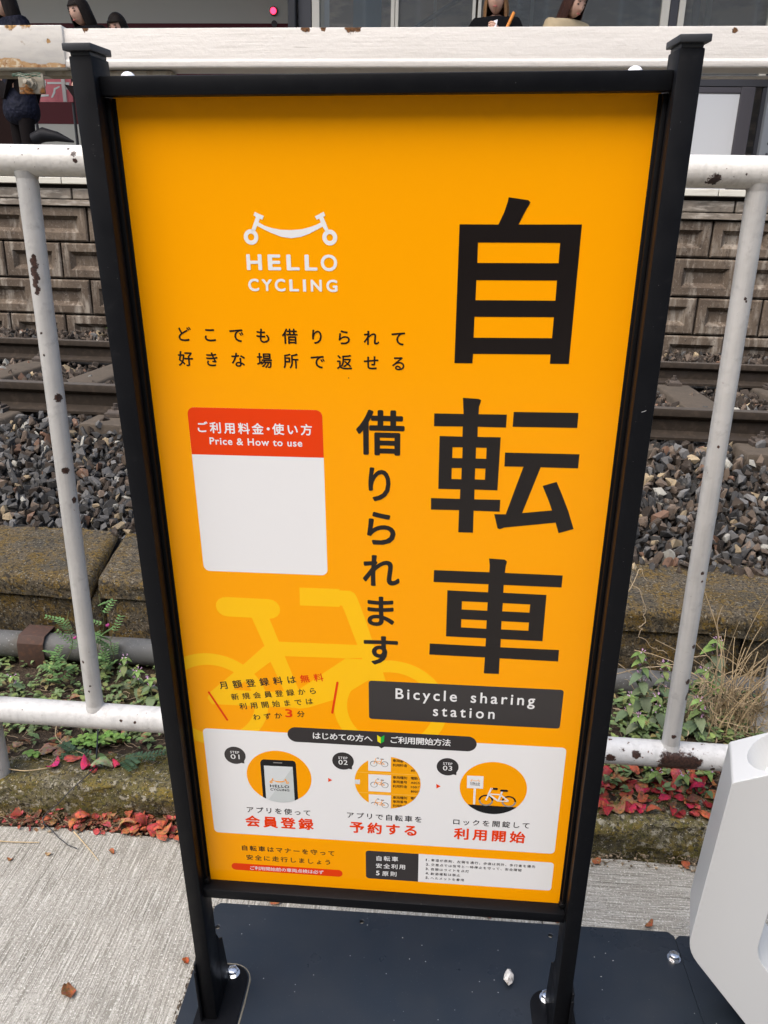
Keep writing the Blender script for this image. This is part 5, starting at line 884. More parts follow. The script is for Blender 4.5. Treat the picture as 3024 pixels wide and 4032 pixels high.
def nettle(label, x, y, h, lean, seed, big=.034, z=.085):
    q = random.Random(seed); t = thing('dead_nettle', label, 'weed', (x, y, z - .01), group='dead-nettles below the mossy wall')
    big *= 1.35; n = max(3, int(h / .022)); P = [Vector((lean * (i / n) ** 1.3 + .003 * math.sin(i * 2), .004 * math.sin(i * 1.3), (h + .01) * i / n)) for i in range(n + 1)]
    MB().tube(P, [.0019 - .0008 * i / n for i in range(n + 1)], 6).build('stem', stem_m, t, smooth=60)
    lv = MB(); fl = MB()
    for i in range(1, n + 1):
        f = i / n; a0 = (i % 2) * math.pi / 2 + q.random() * .5; sz = big * (1.05 - .62 * f) * (.85 + .3 * q.random()); sz = max(sz, .011)
        for s in range(2 if i < n else 4):
            az = a0 + s * (math.pi if i < n else math.pi / 2)
            base = (.125, .165, .085) if f < .75 else (.16, .215, .075)
            if f > .85: base = (.17, .25, .07)
            g_leaf(lv, P[i], az, .15 - .5 * q.random() - (0 if f > .8 else .15), sz * 1.15, sz, green(q, base), droop=.45, fold=.2 + .2 * q.random())
        if f > .45:
            for s in range(3 + (f > .8)):
                az = q.random() * 6.28; d = Vector((math.cos(az), math.sin(az), .7)) * .008; p = P[i] + d
                fl.tube([p, p + d * .4, p + d * .65 + Vector((0, 0, .001))], [.0009, .0010, .0022], 6)
    lv.build('foliage', leaf_m, t, fix=False, smooth=60); fl.build('flowers', purple_m, t, fix=False)
    return t
for a in [('tallest dead-nettle right of the black sign post, pink flowers up its stem', .646, 2.017, .205, -.03, 1, .040), ('short dead-nettle close against the black sign post', .586, 1.955, .10, -.005, 2, .034),
          ('dead-nettle with pink flowers just left of the rusty baluster foot', .664, 1.936, .11, -.009, 3, .034), ('low leafy dead-nettle rising behind the lower rail by the sign post', .600, 1.89, .075, -.002, 4, .042),
          ('big-leaved dead-nettle with a pink flower top against the mossy wall, right of the baluster', .893, 2.165, .175, -.011, 5, .055), ('dead-nettle right behind the rusty baluster foot, beside the dry grass', .770, 1.921, .115, -.007, 6, .046),
          ('dead-nettle rising behind the conduit pipe beside the right sign post', .70, 2.07, .14, .012, 15, .036), ('dark leafy dead-nettle in front of the conduit under the mossy wall corner', .835, 2.08, .12, -.008, 16, .046), ('small dead-nettle below the rail nearest the sign post', .578, 1.74, .042, -.004, 7, .030), ('flat dead-nettle rosette with pink flowers over the red leaves', .600, 1.69, .045, -.005, 8, .034),
          ('dead-nettle rosette between the rusty rail patch and the white dock', .672, 1.69, .040, -.006, 9, .038), ('dead-nettle rosette below the rail close to the dock, in shade', .735, 1.72, .035, 0, 10, .036),
          ('dead-nettle half hidden behind the left sign post, below the conduit', -.868, 1.99, .085, .008, 11, .032), ('purple-topped dead-nettle by the left fence post', -1.235, 1.941, .075, .01, 12, .032),
          ('squat dead-nettle between left baluster and sign post', -.925, 2.035, .10, .007, 13, .034), ('spindly dead-nettle touching the left sign post', -.815, 1.95, .085, .01, 14, .032)]: nettle(*a)
def vetch(label, x, y, h, lean, seed, nl=7, z=.085, flat=False):
    q = random.Random(seed); t = thing('vetch', label, 'weed', (x, y, z - .01), group='vetches climbing by the left baluster')
    n = 9; P = [Vector((lean * (i / n) + .010 * math.sin(i * .9 + seed), .008 * math.sin(i * 1.1 + seed) - (0 if not flat else .02 * i / n), (h + .01) * i / n)) for i in range(n + 1)]
    st = MB().tube(P, .0010, 5); lv = MB()
    for k in range(nl):
        i = 2 + int((n - 2) * k / nl); p = P[min(i, n)]; az = q.random() * 6.28 if not flat else (0 if lean > 0 else math.pi) + (q.random() - .5) * 1.6; up_ = .3 + .5 * q.random() if not flat else .1; L = .045 + .02 * q.random()
        d = Vector((math.cos(az) * math.cos(up_), math.sin(az) * math.cos(up_), math.sin(up_))); side = Vector((-math.sin(az), math.cos(az), 0))
        pts = [p + d * L * s / 4 + Vector((0, 0, -.008 * (s / 4) ** 2)) for s in range(5)]; st.tube(pts, .0006, 4)
        for m_ in range(6):
            pp = p + d * L * (m_ + 1) / 6.5
            for s in (-1, 1):
                g_leaf(lv, pp, az + s * 1.2, .25, .0155, .0068, green(q, (.10, .19, .06) if not flat else (.055, .10, .05)), teeth=2, droop=.1, fold=.25, round_=True)
    st.build('stem', stem_m, t, fix=False); lv.build('foliage', leaf_m, t, fix=False, smooth=60)
    if not flat and h > .2:
        f = MB()
        for p in (P[6] + Vector((.012, -.006, 0)),): f.ball(p, (.005, .003, .0045), 8, 5).ball(p + Vector((.004, 0, .003)), (.0035, .0022, .005), 8, 5)
        f.build('flowers', mat('vetch_flower', (.40, .05, .22), .6), t)
for a in [('tallest vetch, one magenta flower, climbing right of the left baluster', -1.018, 2.046, .31, .047, 21, 9), ('vetch leaning out left of the left baluster', -1.122, 2.051, .24, .046, 22, 8), ('vetch with a bent tip between baluster and left sign post', -1.010, 2.075, .18, .06, 23, 8),
          ('low bushy vetch in front of the brown pipe strap', -1.127, 1.993, .14, .02, 24, 10)]: vetch(*a)
vetch('dark flat vetch sprig lying over the kerb left of the twisted wire', -.875, 1.685, .022, -.06, 25, 5, .095, True); vetch('dark flat vetch sprig lying towards the left sign post', -.815, 1.68, .022, .085, 26, 6, .095, True)
def clover(label, x, y, rad, n, seed, z=.09):
    q = random.Random(seed); t = thing('clover', label, 'weed', (x, y, z - .01), group='clover tufts along the kerb'); lv = MB(); st = MB()
    for _ in range(n):
        a = q.random() * 6.28; r = rad * math.sqrt(q.random()); p = Vector((math.cos(a) * r * 1.5, math.sin(a) * r * .7, .02 + .012 * q.random())); st.tube([(p.x * .6, p.y * .6, 0), p], .0006, 4)
        for k in range(3): g_leaf(lv, p, a + k * 2.1, .05 - .2 * q.random(), .011 + .003 * q.random(), .012, green(q, (.15, .27, .055)), teeth=3, droop=.15, fold=.18, round_=True)
    st.build('stem', stem_m, t, fix=False); lv.build('foliage', leaf_m, t, fix=False, smooth=60)
clover('bright clover tuft under the lower rail above the twisted wire', -.905, 1.735, .034, 26, 31); clover('bright clover tuft nearer the left sign post', -.850, 1.752, .026, 16, 32); clover('bright chickweed-like clover tuft at the mossy wall right of the baluster', .842, 2.10, .040, 24, 34, .12); clover('tiny clover tuft beside the left fence post foot', -1.030, 1.665, .012, 6, 33)
def cover():
    q = random.Random(77); lv = MB()
    for _ in range(1300):
        left = q.random() < .55
        x = q.uniform(-1.75, -.62) if left else q.uniform(.44, 1.25); y = q.uniform(1.75, 2.14) if q.random() < .8 else q.uniform(1.64, 1.8)
        if left and y < 1.78 and q.random() < .75: continue
        z = float(soil_z(np.array([x]), np.array([y]))[0]); base = (.125, .18, .07) if q.random() < .7 else (.17, .22, .07)
        if q.random() < .15: base = (.20, .17, .07)
        for k in range(q.randint(3, 6)):
            L = q.uniform(.010, .024); g_leaf(lv, Vector((x, y, z + q.uniform(.008, .035))), q.random() * 6.28, q.uniform(-.3, .5), L, L * .85, green(q, base), teeth=3, droop=.3, fold=.2)
    o = lv.build('ground_cover', leaf_m, None, fix=False, smooth=60); kind(o, 'stuff', 'low mixed green seedlings covering the soil between fence and mossy wall'); o['category'] = 'ground cover'
cover()
# fallen leaves
fall_m = mat('fallen_leaf', (.3, .1, .05), .75, spec=.2, attr='tint', layers=[(60, 5, .50, .68, (.16, .055, .025)), (120, 4, .56, .70, (.07, .035, .02)), (45, 4, .60, .70, (.36, .15, .05))], bumps=[(140, 3, .6, .002)])
REDS = [(.27, .045, .028), (.33, .085, .040), (.34, .13, .05), (.20, .035, .025), (.44, .085, .085), (.36, .05, .05), (.28, .15, .07), (.12, .05, .03), (.09, .05, .03), (.38, .09, .05)]
PINKS = [(.36, .020, .055), (.32, .022, .035), (.40, .06, .065), (.22, .015, .022), (.17, .012, .016)]
def curled(L, Wd, curl, q):
    V = []; F = []; n, m_ = 8, 6; tw = q.uniform(-.5, .5); c2 = q.uniform(-1.8, 1.8); fx, fy, f0 = q.uniform(60, 150), q.uniform(80, 200), q.random() * 6
    for i in range(n + 1):
        t = i / n; w = Wd * .5 * (math.sin(math.pi * (.06 + .90 * t)) ** .8) * (1 + .12 * q.uniform(-1, 1))
        for j in range(m_ + 1):
            s = (j / m_ - .5) * 2; x = L * (t - .5); y = w * s; z = curl * (s * s) * Wd * .5 + c2 * L * (t - .5) ** 2 + tw * y * (t - .5) + .0026 * math.sin(x * fx + f0) * math.cos(y * fy + f0) + q.uniform(-1, 1) * .0010
            V.append((x, y, z))
    for i in range(n):
        for j in range(m_): a = i * (m_ + 1) + j; F.append((a, a + m_ + 1, a + m_ + 2, a + 1))
    return V, F
def fallen(x, y, z, L, col, seed, label, group=None, flat=.35, az=None):
    q = random.Random(seed); V, F = curled(L, L * q.uniform(.5, .85), q.uniform(.0, .45) * (1 if q.random() < .7 else -1), q)
    M = Matrix.Rotation(q.random() * 6.28 if az is None else az, 4, 'Z') @ Matrix.Rotation(q.gauss(0, flat), 4, 'X') @ Matrix.Rotation(q.gauss(0, flat), 4, 'Y')
    V = [M @ Vector(v) for v in V]; zm = min(v.z for v in V); b = MB(); b.add([(v.x, v.y, v.z - zm) for v in V], F)
    k = [tuple(c * (1 + q.uniform(-.30, .25)) for c in col) for _ in F]; b.c = k
    o = b.build('fallen_leaf', fall_m, None, fix=False, smooth=70); o.location = (x, y, z); return tag(o, label, 'leaf', group)
q = random.Random(5)
for i in range(118):   # drift along the foot of the kerb, left
    t = min(1, max(0, q.gauss(.60, .30))); x = -1.02 + .64 * t; y = 1.545 + q.gauss(0, .016) - (.030 * q.random() if .45 < t < .85 else 0)
    fallen(x, min(y, 1.568), .001 + .003 * (i % 5) + .004 * q.random(), q.uniform(.018, .042), q.choice(REDS), i, 'crumpled red-brown fallen leaf in the drift at the kerb foot left of the sign', 'leaves drifted along the left kerb', .2)
for i in range(135):   # right bed, below the rail
    x = q.uniform(.40, .76); y = q.uniform(1.575, 1.78); pink = q.random() < .38 and y < 1.72
    fallen(x, y, float(soil_z(np.array([x]), np.array([max(y, 1.63)]))[0]) + .006 * q.random() + .004, q.uniform(.022, .048), q.choice(PINKS if pink else REDS), 100 + i, 'red or pink fallen leaf in the pile behind the right kerb', 'leaves piled behind the right kerb', .2)
for i in range(26):
    x = q.uniform(-1.25, -.7); y = q.uniform(1.66, 1.95)
    fallen(x, y, float(soil_z(np.array([x]), np.array([y]))[0]) + .004, q.uniform(.028, .05), q.choice([(.26, .17, .10), (.20, .12, .07), (.30, .075, .04), (.33, .23, .15), (.15, .08, .05)]), 300 + i, 'brown fallen leaf on the soil behind the left kerb', 'leaves on the soil behind the left kerb', .35)
for a in [(-.953, 1.622, .100, .042, (.52, .04, .14), 401, 'magenta-pink leaf on the left kerb top beside the coral leaf', None), (-.915, 1.655, .100, .046, (.46, .10, .085), 402, 'coral-red crinkled leaf just above the magenta leaf on the left kerb', None), (-.870, 1.63, .099, .045, (.56, .04, .12), 403, 'bright pink torn leaf by the twisted wire on the kerb', None), (-.846, 1.62, .098, .036, (.54, .05, .09), 404, 'pink leaf half leaning on the kerb edge, right of the torn pink one', None),
          (-.795, 1.642, .098, .034, (.55, .04, .10), 405, 'small pink leaf nearest the left sign post', None), (-.826, 1.628, .098, .056, (.25, .27, .15), 406, 'pale grey-green leaf standing on the left kerb', None), (-1.0, 1.69, .098, .058, (.26, .17, .11), 407, 'large tan-brown leaf lying behind the magenta leaf', None), (-.965, 1.685, .098, .046, (.23, .15, .10), 408, 'rounded brown leaf beside the large tan one', None),
          (-.676, 1.08, .001, .034, (.22, .085, .035), 409, 'shrivelled orange-brown leaf alone on the left concrete', None), (-.967, 1.403, .001, .014, (.28, .12, .05), 410, 'tiny brown leaf scrap on the concrete at far left', None), (-.885, 1.428, .001, .016, (.34, .22, .12), 411, 'small tan seed husk on the concrete below the drift', None), (-.738, 1.446, .001, .018, (.28, .10, .045), 412, 'small brown leaf scrap on the concrete edge', None),
          (-.470, 1.165, .002, .020, (.33, .09, .03), 413, 'small orange leaf caught at the plate edge by the left foot', None), (.632, 1.515, .002, .028, (.24, .07, .03), 414, 'dark red leaf against the kerb close to the dock', None), (.424, 1.51, .002, .028, (.27, .10, .04), 415, 'orange-brown leaf at the kerb foot beside the right sign post', None), (.503, 1.332, .002, .026, (.20, .075, .035), 416, 'brown leaf at the back edge of the base plate, right of the post', None),
          (.308, 1.333, .002, .032, (.34, .10, .03), 417, 'orange leaf behind the plate beside the right sign post', None), (.150, 1.338, .002, .036, (.22, .08, .04), 418, 'dark brown leaf in the gap below the sign, right half', None), (-.313, 1.336, .002, .034, (.36, .13, .06), 419, 'orange leaf in the gap below the sign, left half', None), (.318, 1.07, .010, .028, (.33, .08, .03), 420, 'orange leaf on the plate in front of the right foot bracket', None)]:
    fallen(*a, flat=.15)
# twigs and fine debris, one mass
def debris():
    q = random.Random(9); b = MB()
    def tw(x, y, z, L, r, c):
        a = q.random() * 3.14; bx = q.uniform(-.25, .25) * L; P = [(x + math.cos(a) * L * (s - .5) - math.sin(a) * bx * (1 - (2 * s - 1) ** 2), y + math.sin(a) * L * (s - .5) * .8 + math.cos(a) * bx * (1 - (2 * s - 1) ** 2), z + .004 * q.random()) for s in (0, .33, .66, 1)]
        b.tube(P, [r, r, r * .9, r * .6], 4, col=c)
    for _ in range(620):
        left = q.random() < .6; x = q.uniform(-1.3, -.6) if left else q.uniform(.42, 1.0); y = q.uniform(1.64, 2.0)
        g = q.uniform(.5, 1.2); tw(x, y, float(soil_z(np.array([x]), np.array([y]))[0]) + .004 + .006 * q.random(), q.uniform(.012, .05), q.uniform(.0006, .0013), (.26 * g, .19 * g, .12 * g))
    for _ in range(260):
        x = q.uniform(-1.15, -.38); y = q.uniform(1.515, 1.566); g = q.uniform(.3, 1.1); tw(x, y, .003 + .006 * q.random(), q.uniform(.008, .028), q.uniform(.0006, .0014), (.22 * g, .15 * g, .08 * g))
    for _ in range(160):
        x = q.uniform(.40, .9); y = q.uniform(1.50, 1.545); g = q.uniform(.3, 1.0); tw(x, y, .001 + .003 * q.random(), q.uniform(.005, .02), q.uniform(.0006, .0014), (.20 * g, .15 * g, .09 * g))
    for _ in range(240):
        x, y = (q.uniform(-1.15, -.38), q.uniform(1.50, 1.566)) if q.random() < .6 else (q.uniform(.4, .9), q.uniform(1.495, 1.545)); r = q.uniform(.0012, .0035); g = q.uniform(.3, 1.2); b.ball((x, y, .001 + r), (r * 1.3, r, r), 5, 4, col=(.30 * g, .23 * g, .15 * g))
    for _ in range(520):    # shredded scraps of leaf under the whole leaves
        left = q.random() < .55
        if left: x, y = q.uniform(-1.05, -.38), q.uniform(1.505, 1.566); z = .002 + .006 * q.random()
        else: x, y = q.uniform(.40, .80), q.uniform(1.60, 1.80); z = float(soil_z(np.array([x]), np.array([max(y, 1.63)]))[0]) + .004 * q.random()
        L = q.uniform(.006, .018); V, F = curled(L, L * q.uniform(.4, .9), q.uniform(0, .5), q); M = Matrix.Translation((x, y, z)) @ Matrix.Rotation(q.random() * 6.28, 4, 'Z') @ Matrix.Rotation(q.gauss(0, .4), 4, 'X')
        g = q.uniform(.4, 1.1); b.add([M @ Vector(v) for v in V], F, tuple(c * g for c in q.choice(REDS)))
    o = b.build('leaf_debris', straw_m, None, fix=False); kind(o, 'stuff', 'fine dry twigs, crumbs and husks scattered along the kerb and bed'); o['category'] = 'debris'
debris()
def straw(label, pts, r, name='dry_stalk', c=(.46, .35, .20)):
    n = 14; P = []; Pv = [Vector(p) for p in pts]
    for i in range(n + 1):   # catmull-rom through the given points
        t = i / n * (len(Pv) - 1); k = min(int(t), len(Pv) - 2); f = t - k; p0, p1, p2, p3 = Pv[max(k - 1, 0)], Pv[k], Pv[k + 1], Pv[min(k + 2, len(Pv) - 1)]
        P.append(.5 * ((2 * p1) + (p2 - p0) * f + (2 * p0 - 5 * p1 + 4 * p2 - p3) * f * f + (3 * p1 - p0 - 3 * p2 + p3) * f ** 3))
    b = MB().tube(P, [r * (1 - .5 * i / n) for i in range(n + 1)], 6, col=c); o = b.build(name, straw_m, None, fix=False, smooth=60); return tag(o, label, 'twig')
straw('long pale straw leaning from the lower rail towards the kerb', [(-1.01, 1.77, .13), (-1.0, 1.735, .112), (-.955, 1.70, .108), (-.895, 1.675, .105)], .0016)
straw('pale stalk lying along the left kerb top from the fence post', [(-1.10, 1.613, .098), (-1.02, 1.60, .101), (-.96, 1.62, .100)], .0019)
straw('pale straw lying across the concrete edge at far left', [(-1.10, 1.462, .004), (-1.0, 1.458, .004), (-.925, 1.462, .004)], .0018)
straw('short pale twig ending on the concrete below the leaf drift', [(-.855, 1.50, .008), (-.80, 1.455, .004), (-.758, 1.418, .003)], .0016)
wire = [(-.888, 1.755, .130), (-.868, 1.70, .122), (-.852, 1.655, .114), (-.838, 1.612, .110), (-.868, 1.558, .098), (-.905, 1.540, .058), (-.942, 1.532, .026), (-.940, 1.515, .016), (-.905, 1.494, .012), (-.862, 1.462, .007), (-.825, 1.450, .004)]
straw('thin black twisted wire trailing over the left kerb onto the concrete', wire, .0021, 'wire', (.02, .02, .024)).data.materials[0] = mat('black_wire', (.018, .018, .022), .5)
# dry grass clump and dry vines on the right
def ribbon(b, P, w, c):
    V = []; F = []
    for i, p in enumerate(P):
        d = (P[min(i + 1, len(P) - 1)] - P[max(i - 1, 0)]).normalized(); s = d.cross(Vector((.3, 1, .2))).normalized() * w * (1 - .75 * i / len(P)); V += [p - s, p + s]
    for i in range(len(P) - 1): F.append((2 * i, 2 * i + 2, 2 * i + 3, 2 * i + 1))
    b.add(V, F, c)
def grass_clump():
    q = random.Random(12); t = thing('dry_grass', 'tangled clump of dead straw-coloured grass beside the white dock', 'grass clump', (.90, 1.97, .075)); up_, tg = MB(), MB()
    for i in range(64):
        x, y = q.gauss(0, .055), q.gauss(0, .04); h = q.uniform(.12, .40) * (1 if q.random() < .75 else .6); le = q.gauss(.0, .07); ly = q.gauss(0, .05); g = q.uniform(.6, 1.25); c = (.44 * g, .33 * g, .19 * g); P = []; hook = q.random() < .3
        for s in range(12):
            f = s / 11; P.append(Vector((x + le * f * f * 2 + .006 * math.sin(f * 6 + i), y + ly * f, h * f - (.05 * max(0, f - .75) * 8 * (f - .75) if hook else 0) * h * 4)))
        (ribbon(up_, P, q.uniform(.0012, .0035), c) if q.random() < .6 else up_.tube(P, q.uniform(.0007, .0016), 5, col=c))
    for i in range(230):
        x, y, z = q.gauss(0, .085), q.gauss(0, .05), q.uniform(.005, .13); a = q.random() * 6.28; v = Vector((math.cos(a), math.sin(a) * .6, q.uniform(-.4, .5))); P = [Vector((x, y, z))]; g = q.uniform(.45, 1.1); c = (.42 * g, .32 * g, .19 * g)
        for s in range(12):
            v = Matrix.Rotation(q.gauss(.12, .4), 3, 'Y') @ v; v = Matrix.Rotation(q.gauss(.1, .4), 3, 'Z') @ v; p = P[-1] + v.normalized() * .0095; p.z = max(p.z, .004); P.append(p)
        (ribbon(tg, P, q.uniform(.0012, .0028), c) if q.random() < .5 else tg.tube(P, q.uniform(.0006, .0013), 4, col=c))
    up_.build('upright_stalks', straw_m, t, fix=False, smooth=60); tg.build('tangled_blades', straw_m, t, fix=False, smooth=60)
    for o in t.children: o['kind'] = 'stuff'
grass_clump()
def vine(label, seed, pts, r, wig):
    q = random.Random(seed); P = []
    Pv = [Vector(p) for p in pts]
    for k in range(len(Pv) - 1):
        for s in range(8):
            f = s / 8; p = Pv[k].lerp(Pv[k + 1], f); P.append(p + Vector((q.gauss(0, wig), q.gauss(0, wig * .3), q.gauss(0, wig))))
    P2 = [sum(P[max(0, i - 1):i + 2], Vector()) / len(P[max(0, i - 1):i + 2]) for i in range(len(P))]
    g = q.uniform(.7, 1.1); b = MB().tube(P2, [r * (1 - .4 * i / len(P2)) for i in range(len(P2))], 5, col=(.40 * g, .31 * g, .20 * g)); return tag(b.build('dry_vine', straw_m, None, fix=False, smooth=60), label, 'vine')
vine('thick dry vine looping down the mossy wall beside the right sign post', 1, [(.615, 2.24, .44), (.66, 2.22, .36), (.675, 2.21, .30), (.66, 2.20, .27), (.70, 2.19, .22), (.76, 2.18, .20)], .0017, .009)
vine('pale straight straw crossing from the sign post up to the baluster', 2, [(.555, 2.10, .165), (.66, 2.08, .21), (.78, 2.06, .245)], .0021, .002)
vine('bent dry stalk rising in front of the gravel by the sign post', 3, [(.56, 2.16, .25), (.60, 2.18, .40), (.635, 2.20, .475), (.64, 2.20, .47), (.665, 2.20, .42)], .0016, .003)
vine('curly dry tendril lying low between sign post and baluster', 4, [(.56, 2.08, .22), (.63, 2.07, .18), (.665, 2.06, .14), (.70, 2.05, .17), (.74, 2.04, .13), (.70, 2.03, .11)], .0015, .010)
vine('low straw lying across the nettles at the sign post', 5, [(.55, 1.98, .125), (.66, 1.97, .11), (.76, 1.95, .085)], .0018, .002)
vine('second low straw lying parallel below it', 6, [(.55, 2.02, .105), (.63, 2.0, .098), (.74, 1.96, .09)], .0014, .004)
vine('dry stalk bent down in front of the lower rail by the rust patch', 7, [(.735, 1.90, .20), (.74, 1.88, .12), (.742, 1.70, .36), (.77, 1.60, .308), (.80, 1.575, .296), (.83, 1.57, .302)], .0018, .002) if False else None
vine('tall bent straw standing right of the baluster', 8, [(.862, 2.05, .09), (.85, 2.06, .25), (.835, 2.07, .36), (.842, 2.07, .44)], .0020, .002)
vine('arched dry stalk hanging from the baluster over the nettle', 9, [(.775, 2.06, .26), (.815, 2.05, .275), (.835, 2.05, .24), (.805, 2.04, .20), (.80, 2.03, .17)], .0019, .003)
q = random.Random(15)
for (x, z_) in ((-2.20, .0), (-1.98, .0)):   # little weeds growing at the platform foot
    pass
def sprout(label, x, y, z, s, seed):
    q = random.Random(seed); t = thing('sprout', label, 'weed', M=T(x, y, z), group='sprouts at the platform foot'); b = MB()
    for _ in range(26): g_leaf(b, Vector((q.gauss(0, s), q.gauss(0, s * .5), abs(q.gauss(0, s)) + .01)), q.random() * 6.28, q.uniform(-.2, .8), s * 1.2, s * .8, green(q, (.12, .20, .045)), teeth=2)
    b.build('foliage', leaf_m, t, fix=False)
sprout('green sprout at the platform wall foot behind the left sign post', -2.25, 5.62, .665, .05, 1); sprout('second green sprout left of it at the platform foot', -2.5, 5.62, .665, .035, 2)

# ---------------------------------------------------------------- on the platform
FZ = 1.752
T0 = T
def T(x, y, z): return T0(x - .0279 * y, y, z)      # platform plan measured along the fence line
cream = mat('train_cream', (.62, .585, .50), .35, spec=.4); maroon = mat('train_maroon', (.095, .004, .008), .4, spec=.2); dkg = mat('dark_grey_frame', (.040, .039, .043), .45)
train = thing('train', 'cream commuter train with a deep maroon band standing behind the platform', 'train', M=T(0, 10.2, 0))
cs = [(0, .95), (0, 3.95), (.04, 4.15), (.14, 4.33), (.35, 4.46), (.9, 4.52), (2.0, 4.52), (2.55, 4.46), (2.76, 4.33), (2.8, 4.1), (2.8, .95)]
MB().prism(cs, 'x', -16, -1.45).build('body_shell', cream, train, bevel=.02, smooth=40)
MB().box(-15.95, -1.5, -.004, -.0002, 2.645, 3.725).build('maroon_band', maroon, train)
b = MB()
for x in np.arange(-15, -7, 3.1): b.box(x, x + 1.5, -.008, -.0045, 2.72, 3.55)
b.build('window_row', mat('train_window', (.02, .02, .024), .1), train)
lamp = MB().tube([(-2.045, -.001, 3.845), (-2.045, -.03, 3.845)], .046, 20).build('tail_lamp', mat('lamp_housing', (.05, .04, .04), .5), train, smooth=40)
MB().tube([(-2.045, -.0305, 3.845), (-2.045, -.036, 3.845)], .034, 18).build('lens', mat('red_lamp', (.6, .01, .02), .3, emit=((1, .02, .06), 3.0)), lamp, smooth=40)
MB().tube([(-2.04, -.001, 3.72), (-2.04, -.02, 3.72)], .034, 18).build('marker_lamp', mat('lamp_housing', (.05, .04, .04), .5), train, smooth=40)
for x in (-13, -4): MB().box(x - 1.1, x + 1.1, .2, 2.6, .72, 1.15).build('bogie', dkg, train, bevel=.03)

room = thing('waiting_room', 'glass-fronted platform waiting room with cream and dark grey window bars', 'waiting room', M=T(0, 8.2, FZ))
crm = mat('cream_mullion', (.62, .58, .49), .5); ZT = 2.55
b = MB().box(-1.50, -1.425, -.09, .02, 0, ZT); b.build('corner_post', mat('black_downpipe', (.014, .014, .016), .5), room, bevel=.01)
MB().box(-1.42, -1.29, -.02, .10, 0, ZT).build('corner_post', dkg, room, bevel=.008)
for x0, x1, m_ in ((-1.285, -1.215, crm), (-.555, -.52, crm), (-.515, -.485, crm), (.185, .215, crm), (.235, .265, crm), (1.855, 1.925, crm), (1.93, 2.0, dkg), (2.005, 2.06, crm), (2.78, 2.84, crm), (2.845, 2.95, dkg), (2.96, 3.02, crm)):
    MB().box(x0, x1, -.03, .03, 1.08, ZT).build('mullion', m_, room, bevel=.004)
MB().box(-1.285, 4.2, -.035, .035, 1.02, 1.078).build('sill', dkg, room, bevel=.004)
wp = mat('pale_grey_panel', (.62, .62, .61), .45)
xs = [-1.285, -.5, .3, 1.1, 1.95, 2.72]
for i in range(len(xs) - 1):
    MB().box(xs[i] + .05, xs[i + 1] - .075, -.015, .015, .08, .965).build('wainscot_panel', wp, room)
fr = MB()
for x0, x1 in [(xs[i + 1] - .074, xs[i + 1] + .049) for i in range(len(xs) - 1)]: fr.box(x0, x1, -.04, .03, .0, 1.018)
fr.box(-1.285, 2.769, -.028, .02, .967, 1.018).box(-1.285, 2.769, -.028, .02, 0, .078); fr.build('panel_frame', mat('plum_grey_frame', (.060, .054, .060), .5), room, bevel=.006)
MB().box(2.84, 4.2, -.02, .02, 0, 1.018).build('wainscot_panel', dkg, room)
glass = mat('window_glass', (.85, .9, .9), .03, spec=.5); glass.node_tree.nodes['Principled BSDF'].inputs['Transmission Weight'].default_value = .9; glass.node_tree.nodes['Principled BSDF'].inputs['IOR'].default_value = 1.5
for x0, x1 in ((-1.214, -.556), (-.484, .184), (.266, 1.854), (2.061, 2.779), (3.021, 4.15)):
    MB().box(x0, x1, -.004, .004, 1.079, ZT - .001).build('pane', glass, room)
MB().box(-1.5, 4.2, -.1, 1.9, ZT, ZT + .1).build('roof', dkg, room)
MB().box(-1.42, 4.2, 1.80, 1.86, 0, ZT).build('back_wall', mat('waiting_room_wall', (.36, .27, .20), .8, layers=[(1, 4, .45, .6, (.16, .125, .10), (2, 2, 6))]), room)
for x, m_, w_ in ((2.42, crm, .05), (2.30, dkg, .06), (1.1, dkg, .05), (-.2, crm, .03), (.75, crm, .03), (-1.0, mat('blue_poster', (.08, .14, .19), .6), .28)):
    MB().box(x, x + w_, .7, .74, 0, ZT - .002).build('inner_post', m_, room)
MB().box(1.15, 1.84, 1.0, 1.03, 1.2, 1.55).build('notice_panel', mat('blue_notice', (.10, .22, .32), .6, layers=[(7, 3, .5, .6, (.30, .34, .36))]), room)
MB().tube([(-.95, .5, 1.25), (.25, .5, 1.95)], .022, 10).build('stay_rod', dkg, room, smooth=40)
MB().box(-1.2, 2.0, 1.2, 1.65, .38, .44).box(-1.1, -1.04, 1.25, 1.6, 0, .38).box(1.8, 1.86, 1.25, 1.6, 0, .38).build('bench', mat('bench_wood', (.12, .07, .04), .6), room)
# perforated steel post at the right edge
pp = thing('steel_post', 'grey perforated steel post at the right end of the platform board', 'post', M=T(2.86, 7.9, FZ))
ho = [[(.0 + .012 * math.cos(a), z + .012 * math.sin(a)) for a in np.linspace(0, 6.283, 13)[:-1]] for z in np.arange(.1, 2.5, .085)]
me = curve_mesh([[(-.06, 0), (.06, 0), (.06, 2.6), (-.06, 2.6)]] + ho, extrude=.003); o = link('web', me, mat('galvanised_post', (.16, .17, .18), .5), pp); o.matrix_local = Matrix.Rotation(R(90), 4, 'X')
MB().box(.06, .066, -.003, .06, 0, 2.6).box(-.066, -.06, -.003, .06, 0, 2.6).build('flange', mat('galvanised_post', (.16, .17, .18), .5), pp)
